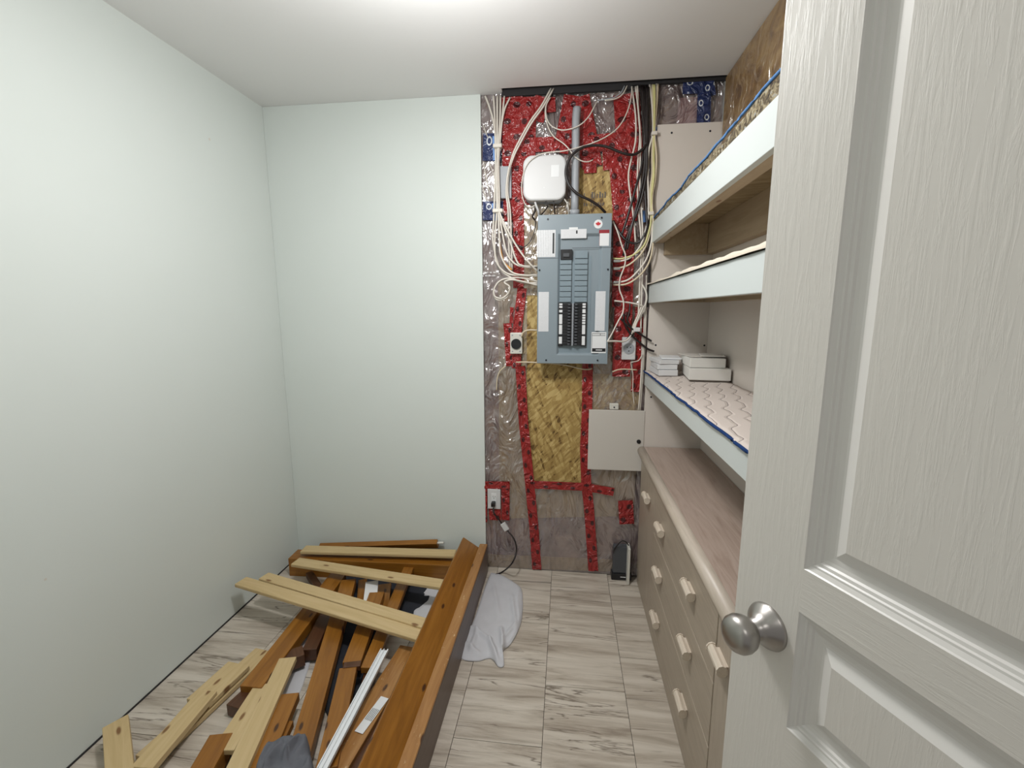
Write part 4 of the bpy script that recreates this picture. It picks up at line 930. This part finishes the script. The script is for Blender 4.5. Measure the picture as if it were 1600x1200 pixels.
# stained boards underneath
ST = 'stained_wood'
board('stained_board', [(-1.165,1.998,0.085),(-1.091,2.006,0.085),(-1.143,1.284,0.075),(-1.056,1.334,0.075)], .045, ST, 'leftmost long stained board, running down from under the pale slats')
board('stained_board', [(-1.083,1.946,0.092),(-1.011,1.954,0.092),(-0.805,1.049,0.075),(-0.738,1.057,0.075)], .040, ST, 'long stained board with knots, second from left under slats')
board('stained_board', [(-0.896,1.859,0.095),(-0.83,1.866,0.095),(-0.822,1.44,0.085),(-0.752,1.458,0.085)], .030, ST, 'stained board third from left ending at a dark notch')
board('stained_board', [(-0.812,1.417,0.095),(-0.754,1.411,0.095),(-0.707,1.047,0.09),(-0.635,1.056,0.09)], .030, ST, 'stained board in line below the dark notch')
board('stained_board', [(-0.832,2.146,0.08),(-0.768,2.153,0.08),(-0.737,1.431,0.085),(-0.694,1.43,0.085)], .025, ST, 'narrow stained board reaching from far rail to white strip top')
board('stained_board', [(-0.634,1.568,0.075),(-0.568,1.562,0.075),(-0.707,1.032,0.075),(-0.608,1.062,0.075)], .022, 'worn_glinted_edge', 'lighter stained board carrying the white printed sticker, beside rail')
board('stained_board', [(-0.6,1.336,0.06),(-0.559,1.327,0.06),(-0.631,1.063,0.06),(-0.597,1.058,0.06)], .022, 'dark_and_shaded_wood', 'dark board edge squeezed between stickered board and leaning rail')
board('stained_board', [(-0.969,1.299,0.075),(-0.912,1.3,0.075),(-0.91,1.041,0.07),(-0.849,1.048,0.07)], .030, ST, 'short stained board beside the long pale board, higher one')
board('stained_board', [(-0.912,1.211,0.06),(-0.882,1.209,0.06),(-0.893,1.027,0.055),(-0.841,1.034,0.055)], .025, ST, 'short stained offcut below the higher short board')
board('stained_block', [(-1.107,1.136,0.07),(-1.036,1.131,0.07),(-1.078,1.004,0.07),(-1.006,1.013,0.07)], .06, ST, 'thick stained block end at the bottom edge, left of pale board')
board('wood_offcut', [(-1.152,1.263,0.05),(-1.085,1.232,0.05),(-1.129,1.382,0.05),(-1.065,1.343,0.05)], .045, 'dark_and_shaded_wood', 'dark squared end block under the leftmost stained board')
board('wood_offcut', [(-1.101,1.499,0.07),(-1.023,1.515,0.07),(-1.06,1.453,0.07),(-0.989,1.468,0.07)], .05, 'dark_and_shaded_wood', 'small dark end block right of leftmost stained board')
board('wood_offcut', [(-1.027,1.521,0.065),(-0.97,1.506,0.065),(-1.08,1.74,0.065),(-1.012,1.726,0.065)], .05, 'dark_and_shaded_wood', 'board under the two wide pale slats, coloured dark for its shade')  # shaded side of the wood given as a dark colour
board('wood_offcut', [(-1.031,2.018,0.05),(-0.985,2.023,0.05),(-0.92,1.758,0.05),(-0.876,1.754,0.05)], .03, 'stained_wood', 'short stained piece left of the white label piece')
board('wood_offcut', [(-0.917,1.992,0.05),(-0.847,2.001,0.05),(-0.831,1.746,0.05),(-0.769,1.74,0.05)], .03, 'stained_wood', 'short stained piece right of the white label piece')
board('wood_offcut', [(-1.352,2.067,0.04),(-1.305,2.072,0.04),(-1.225,1.946,0.04),(-1.178,1.946,0.04)], .03, 'dark_and_shaded_wood', 'small dark piece seen between second and third pale slats')
board('wood_offcut', [(-0.738,1.441,0.055),(-0.695,1.446,0.055),(-0.705,1.329,0.055),(-0.667,1.328,0.055)], .045, 'dark_and_shaded_wood', 'dark square post end under the white metal strip')
board('knotted_board', [(-0.805,1.427,0.098),(-0.749,1.453,0.098),(-0.8,1.403,0.098),(-0.739,1.422,0.098)], .02, 'dark_and_shaded_wood', 'dark notched joint between two stained boards')
# label pieces
board('paper_label', [(-0.958,1.952,0.09),(-0.894,1.949,0.09),(-0.891,1.772,0.09),(-0.827,1.77,0.09)], .002, 'label_white', 'white paper label seen between second and third pale slats', 'label', bev=0)
lp = board('paper_sticker', [(-0.619,1.32,0.078),(-0.587,1.316,0.078),(-0.648,1.184,0.078),(-0.619,1.177,0.078)], .001, 'label_white', 'narrow white printed sticker on the lighter stained board', 'label', bev=0)
lm = lp.data; xs = [v.co.x for v in lm.vertices]; ys = [v.co.y for v in lm.vertices]
bm = bmesh.new(); r_ = random.Random(5)
for k in range(5):
    x = min(xs) * .7 + (max(xs) - min(xs)) * .7 * k / 4
    y = min(ys) * .15
    abox(bm, x - .0012, min(ys) * .3, .0, x + .0008, max(ys) * .35, .0004)
finish('print_lines', bm, 'plastic_dark_grey', lp)
# pale boards, left group
board('pine_board', [(-1.073,1.45,0.085),(-1.012,1.437,0.085),(-0.96,0.999,0.09),(-0.888,1.004,0.09)], .02, 'pine', 'long pale pine board ending at a grey shadowed tip mid pile')
board('pine_board', [(-1.096,1.346,0.07),(-1.027,1.32,0.07),(-1.066,1.095,0.068),(-0.988,1.073,0.068)], .018, 'pine', 'pale pine board peeking out left of the long pale one')
board('pine_board', [(-1.286,1.295,0.06),(-1.22,1.286,0.06),(-1.272,1.019,0.06),(-1.197,1.008,0.06)], .022, 'pine', 'pale pine board nearest camera in the left group of three')
board('pine_board', [(-1.294,1.455,0.045),(-1.197,1.418,0.045),(-1.312,1.274,0.045),(-1.22,1.242,0.045)], .018, 'pine', 'pale pine board in the middle of left group of three')
board('pine_board', [(-1.243,1.549,0.022),(-1.189,1.533,0.022),(-1.339,1.073,0.022),(-1.229,1.065,0.022)], .018, 'pine', 'longest flat pale board underneath the left group')
board('pine_board', [(-1.458,1.098,0.075),(-1.427,1.155,0.085),(-1.319,0.978,0.055),(-1.228,0.988,0.055)], .02, 'pine', 'pale pine board leaning at the left wall, leftmost of all')
# white metal strip
q = [(-0.686,1.492,0.115),(-0.657,1.485,0.115),(-0.684,1.023,0.115),(-0.651,1.027,0.115)]
ms_ = board('metal_strip', q, .006, 'white_trim_metal', 'long white metal strip lying across the stained boards', 'metal strip', bev=.001)
xs = [v.co.x for v in ms_.data.vertices]; ys = [v.co.y for v in ms_.data.vertices]
bm = bmesh.new(); abox(bm, min(xs), min(ys), 0, min(xs) + .004, max(ys), .006); abox(bm, max(xs) - .003, min(ys), 0, max(xs), max(ys), .006)
abox(bm, 0, min(ys), 0, .003, max(ys), .005)
finish('channel_lip', bm, 'white_trim_metal', ms_)

# ---------------------------------------------------------------- cloths
def inside(x, y, poly):
    c = False; n = len(poly)
    for i in range(n):
        x1, y1 = poly[i][:2]; x2, y2 = poly[(i + 1) % n][:2]
        if (y1 > y) != (y2 > y) and x < (x2 - x1) * (y - y1) / (y2 - y1) + x1: c = not c
    return c
def draped(name, outline, material, label, h=.012, amp=.012, seed=0, sc=9, rings=14, cat='cloth', dome=0.0, creases=()):
    P = catmull(outline + [outline[0]], 8)[:-1]; cx = sum(p.x for p in P) / len(P); cy = sum(p.y for p in P) / len(P)
    bm = bmesh.new(); rs = []
    for k in range(rings + 1):
        t = 1 - k / (rings + .5); rg = []
        for p in P:
            x, y = cx + (p.x - cx) * t, cy + (p.y - cy) * t
            n = abs(noise.noise(Vector((x * sc + seed, y * sc * .55, seed)))); n2 = abs(noise.noise(Vector((x * sc * 2.3, y * sc * 1.4 + seed, seed + 2))))
            ridge = (1 - min(1, n * 4)) ** 2
            z = h * min(1, (1 - t) * 9 + .35) + amp * (ridge * .9 + n2 * .7) * min(1, .35 + (1 - t) * 4) + dome * math.sqrt(max(0, 1 - t * t))
            for (ax_, ay_), (bx_, by_), wd_, ht_ in creases:
                dx_, dy_ = bx_ - ax_, by_ - ay_; tt = max(0, min(1, ((x - ax_) * dx_ + (y - ay_) * dy_) / (dx_ * dx_ + dy_ * dy_)))
                dd = math.hypot(x - ax_ - tt * dx_, y - ay_ - tt * dy_); z += ht_ * math.exp(-(dd / wd_) ** 2) * (.5 + .5 * math.sin(math.pi * min(1, tt * .9 + .1)))
            rg.append(bm.verts.new((x - cx, y - cy, z)))
        rs.append(rg)
    n = len(P)
    for a, b in zip(rs, rs[1:]):
        for k in range(n): bm.faces.new((a[k], a[(k + 1) % n], b[(k + 1) % n], b[k]))
    c = bm.verts.new((0, 0, sum(v.co.z for v in rs[-1]) / n))
    for k in range(n): bm.faces.new((rs[-1][k], rs[-1][(k + 1) % n], c))
    low = [bm.verts.new((v.co.x, v.co.y, .001)) for v in rs[0]]
    for k in range(n): bm.faces.new((low[k], low[(k + 1) % n], rs[0][(k + 1) % n], rs[0][k]))
    bm.faces.new(low[::-1]); bmesh.ops.recalc_face_normals(bm, faces=bm.faces)
    o = finish(name, bm, material, smooth=True); o.location = (cx, cy, outline[0][2] if len(outline[0]) > 2 else 0)
    return tag(o, label, cat)
CQ = [(-0.4,1.782,0),(-0.303,1.718,0),(-0.264,1.794,0),(-0.23,1.628,0),(-0.398,1.681,0),(-0.333,1.63,0),(-0.303,1.718,0),(-0.255,1.605,0),(-0.243,2.025,0),(-0.199,1.802,0),(-0.367,1.762,0),(-0.37,1.64,0),(-0.353,2.118,0),(-0.288,1.899,0),(-0.242,1.737,0),(-0.202,1.83,-0)]
CR = [(CQ[i][:2], CQ[i + 1][:2], .010, hh) for i, hh in zip(range(0, 16, 2), (.022, .018, .014, .018, .012, .014, .006, .012))]
OUT1 = [(-0.381,2.225,0),(-0.316,2.209,0),(-0.214,2.118,0),(-0.187,2.006,0),(-0.181,1.846,0),(-0.207,1.722,0),(-0.237,1.663,0),(-0.223,1.595,0),(-0.244,1.583,0),(-0.284,1.622,0),(-0.336,1.602,0),(-0.405,1.615,0),(-0.409,1.718,0),(-0.396,1.864,0),(-0.391,2.086,0)]
draped('white_sheet', OUT1, 'white_cloth', 'crumpled white cloth on the floor right of the bed rail', .008, .010, 2.2, 6, rings=40, creases=CR)
draped('white_sheet', [(-0.692,2.208,0),(-0.616,2.217,0),(-0.557,2.152,-0),(-0.541,1.99,0),(-0.555,1.869,0),(-0.577,1.758,0),(-0.653,1.791,0),(-0.697,1.875,0),(-0.706,1.997,0),(-0.688,2.08,-0)], 'white_cloth', 'white cloth on the floor seen between the pale slats', .008, .008, 5.0, 7)
draped('dark_blanket', [(-1.396,2.292,0),(-1.181,2.331,-0),(-0.833,2.329,0),(-0.616,2.287,0),(-0.616,2.088,-0),(-0.659,1.857,0),(-0.757,1.677,0),(-0.722,1.357,0),(-0.775,1.273,0),(-0.921,1.45,0),(-1.061,1.81,0),(-1.112,2.003,0),(-1.301,2.157,0)], 'charcoal_cloth', 'charcoal folded blanket on the floor underneath the board pile', .008, .006, 8.0, 7)
draped('grey_garment', [(-0.844,0.972,0.075),(-0.881,1.05,0.075),(-0.864,1.085,0.075),(-0.816,1.107,0.075),(-0.778,1.124,0.075),(-0.739,1.086,0.075),(-0.683,0.991,0.075)], 'grey_cloth', 'crumpled dark grey garment on the boards at bottom edge', .016, .03, 3.0, 14, dome=.03)
draped('cloth_scrap', [(-1.088,1.462,0),(-1.032,1.502,0),(-1.1,1.638,0),(-1.038,1.607,0),(-0.961,1.385,0),(-0.95,1.253,0),(-1.072,1.289,0),(-1.086,1.4,0)], 'white_cloth', 'pale cloth scrap on the floor between the stained boards', .004, .004, 3.7, 9)

# ---------------------------------------------------------------- door
DE = Vector((.24949, .62931, 0)); DD = Vector((.42649544, -.90448971, 0))      # free edge, direction to the hinges
ang = math.atan2(DD.y, DD.x)
DW, DT, DB, DTp = .70, .035, .012, 2.03
door = struct(bpy.data.objects.new('door_1', None)); C.objects.link(door); door.location = (DE.x, DE.y, 0); door.rotation_euler = (0, 0, ang)
# local: x along the door from free edge, y = 0 visible skin (outward = -y side is the room's left), z up
PAN = [(.095, 1.092, DW - .095, 1.905), (.095, .871, DW - .095, 1.035), (.095, .20, DW - .095, .80)]
PROF = [(0, 0, 0), (.0015, .0018, 2), (.006, .0045, 2), (.0085, .0048, 2), (.010, .0066, 2), (.0135, .0075, 2), (.0155, .0098, 2), (.020, .0108, 2), (.026, .0112, 2), (.029, .011, 2), (.043, .0035, 2)]
def skin(sgn, y0):
    bm = bmesh.new()
    def quad(a, b, c, d, mi):
        vs = [bm.verts.new(p) for p in (a, b, c, d)]; f = bm.faces.new(vs); f.material_index = mi
    zs = sorted({DB, DTp} | {p[1] for p in PAN} | {p[3] for p in PAN})
    x0, x1 = PAN[0][0], PAN[0][2]
    quad((0, y0, DB), (x0, y0, DB), (x0, y0, DTp), (0, y0, DTp), 0)
    quad((x1, y0, DB), (DW, y0, DB), (DW, y0, DTp), (x1, y0, DTp), 0)
    for za, zb in zip(zs, zs[1:]):
        if any(abs(za - p[1]) < 1e-6 for p in PAN): continue
        quad((x0, y0, za), (x1, y0, za), (x1, y0, zb), (x0, y0, zb), 1)
    for a, b, c, d in PAN:
        for (i0, h0, _), (i1, h1, mi) in zip(PROF, PROF[1:]):
            A = [(a + i0, y0 + sgn * h0, b + i0), (c - i0, y0 + sgn * h0, b + i0), (c - i0, y0 + sgn * h0, d - i0), (a + i0, y0 + sgn * h0, d - i0)]
            B = [(a + i1, y0 + sgn * h1, b + i1), (c - i1, y0 + sgn * h1, b + i1), (c - i1, y0 + sgn * h1, d - i1), (a + i1, y0 + sgn * h1, d - i1)]
            for k in range(4):
                n = (k + 1) % 4; quad(A[k], A[n], B[n], B[k], 2)
        i, h, _ = PROF[-1]
        quad((a + i, y0 + sgn * h, b + i), (c - i, y0 + sgn * h, b + i), (c - i, y0 + sgn * h, d - i), (a + i, y0 + sgn * h, d - i), 0)
    bmesh.ops.remove_doubles(bm, verts=bm.verts, dist=1e-5)
    return bm
# the visible skin looks along the negative local y side
bmf = skin(1, 0.0); bmb = skin(-1, DT)
me_t = bpy.data.meshes.new('tmp'); bmb.to_mesh(me_t); bmb.free(); bmf.from_mesh(me_t)
for a, b in (((0, DB), (0, DTp)), ((DW, DB), (DW, DTp))):
    vs = [bmf.verts.new(p) for p in ((a[0], 0, a[1]), (a[0], DT, a[1]), (b[0], DT, b[1]), (b[0], 0, b[1]))]; bmf.faces.new(vs)
for z in (DB, DTp):
    vs = [bmf.verts.new(p) for p in ((0, 0, z), (DW, 0, z), (DW, DT, z), (0, DT, z))]; bmf.faces.new(vs)
bmesh.ops.remove_doubles(bmf, verts=bmf.verts, dist=1e-5); bmesh.ops.recalc_face_normals(bmf, faces=bmf.faces)
leafo = finish('door_leaf', bmf, ['door_grain_upright', 'door_grain_level', 'door_moulding'], door)
RX = Matrix.Rotation(math.radians(90), 3, 'X')      # local z -> -y
kb = lathe('door_knob', [(0, .004), (.0135, .006), (.0125, .022), (.0135, .028), (.0185, .032), (.0228, .038), (.0247, .045), (.0240, .052), (.0200, .0585), (.012, .0625), (0, .0635)], 'brushed_nickel', leafo, axis=RX)
kb.location = (.054, 0, .986)
rs = lathe('knob_rose', [(0, .031), (.0128, .030), (.0148, .020), (.0205, .0125), (.0285, .005), (.0303, .0015), (.0303, 0)], 'brushed_nickel', leafo, axis=RX)
rs.location = (.054, 0, .986)
kb2 = kb.copy(); C.objects.link(kb2); kb2.parent = leafo; kb2.location = (.054, DT, .986); kb2.rotation_euler = (0, 0, math.pi)
rs2 = rs.copy(); C.objects.link(rs2); rs2.parent = leafo; rs2.location = (.054, DT, .986); rs2.rotation_euler = (0, 0, math.pi)
bm = bmesh.new(); abox(bm, -.0012, .006, .93, 0, .029, 1.04); finish('latch_plate', bm, 'brushed_nickel', leafo)

# ---------------------------------------------------------------- ceiling lamp (just above the picture)
cl = empty('ceiling_light', (LX, LY, 2.40), 'round flush ceiling light above the middle of the room', 'ceiling light')
lathe('base_plate', [(0, 0), (.13, 0), (.13, -.02), (.12, -.022)], 'plastic_white', cl)
gl = lathe('glass_ring', [(.105, -.022), (.118, -.022), (.120, -.03), (.108, -.03), (.105, -.022)], 'plastic_white', cl)
# small wall marks
for nm, (x, y, z), r_ in (('wall_mark', (XL + .0005, 1.90, 2.12), .006), ('wall_mark', (XL + .0005, 1.06, .62), .004)):
    bm = bmesh.new(); bmesh.ops.create_circle(bm, cap_ends=True, segments=10, radius=r_, matrix=Matrix.Rotation(math.radians(90), 4, 'Y'))
    o = finish(nm, bm, 'plastic_cream', bpy.data.objects['wall_left']); o.location = Vector((x, y, z)) - bpy.data.objects['wall_left'].location
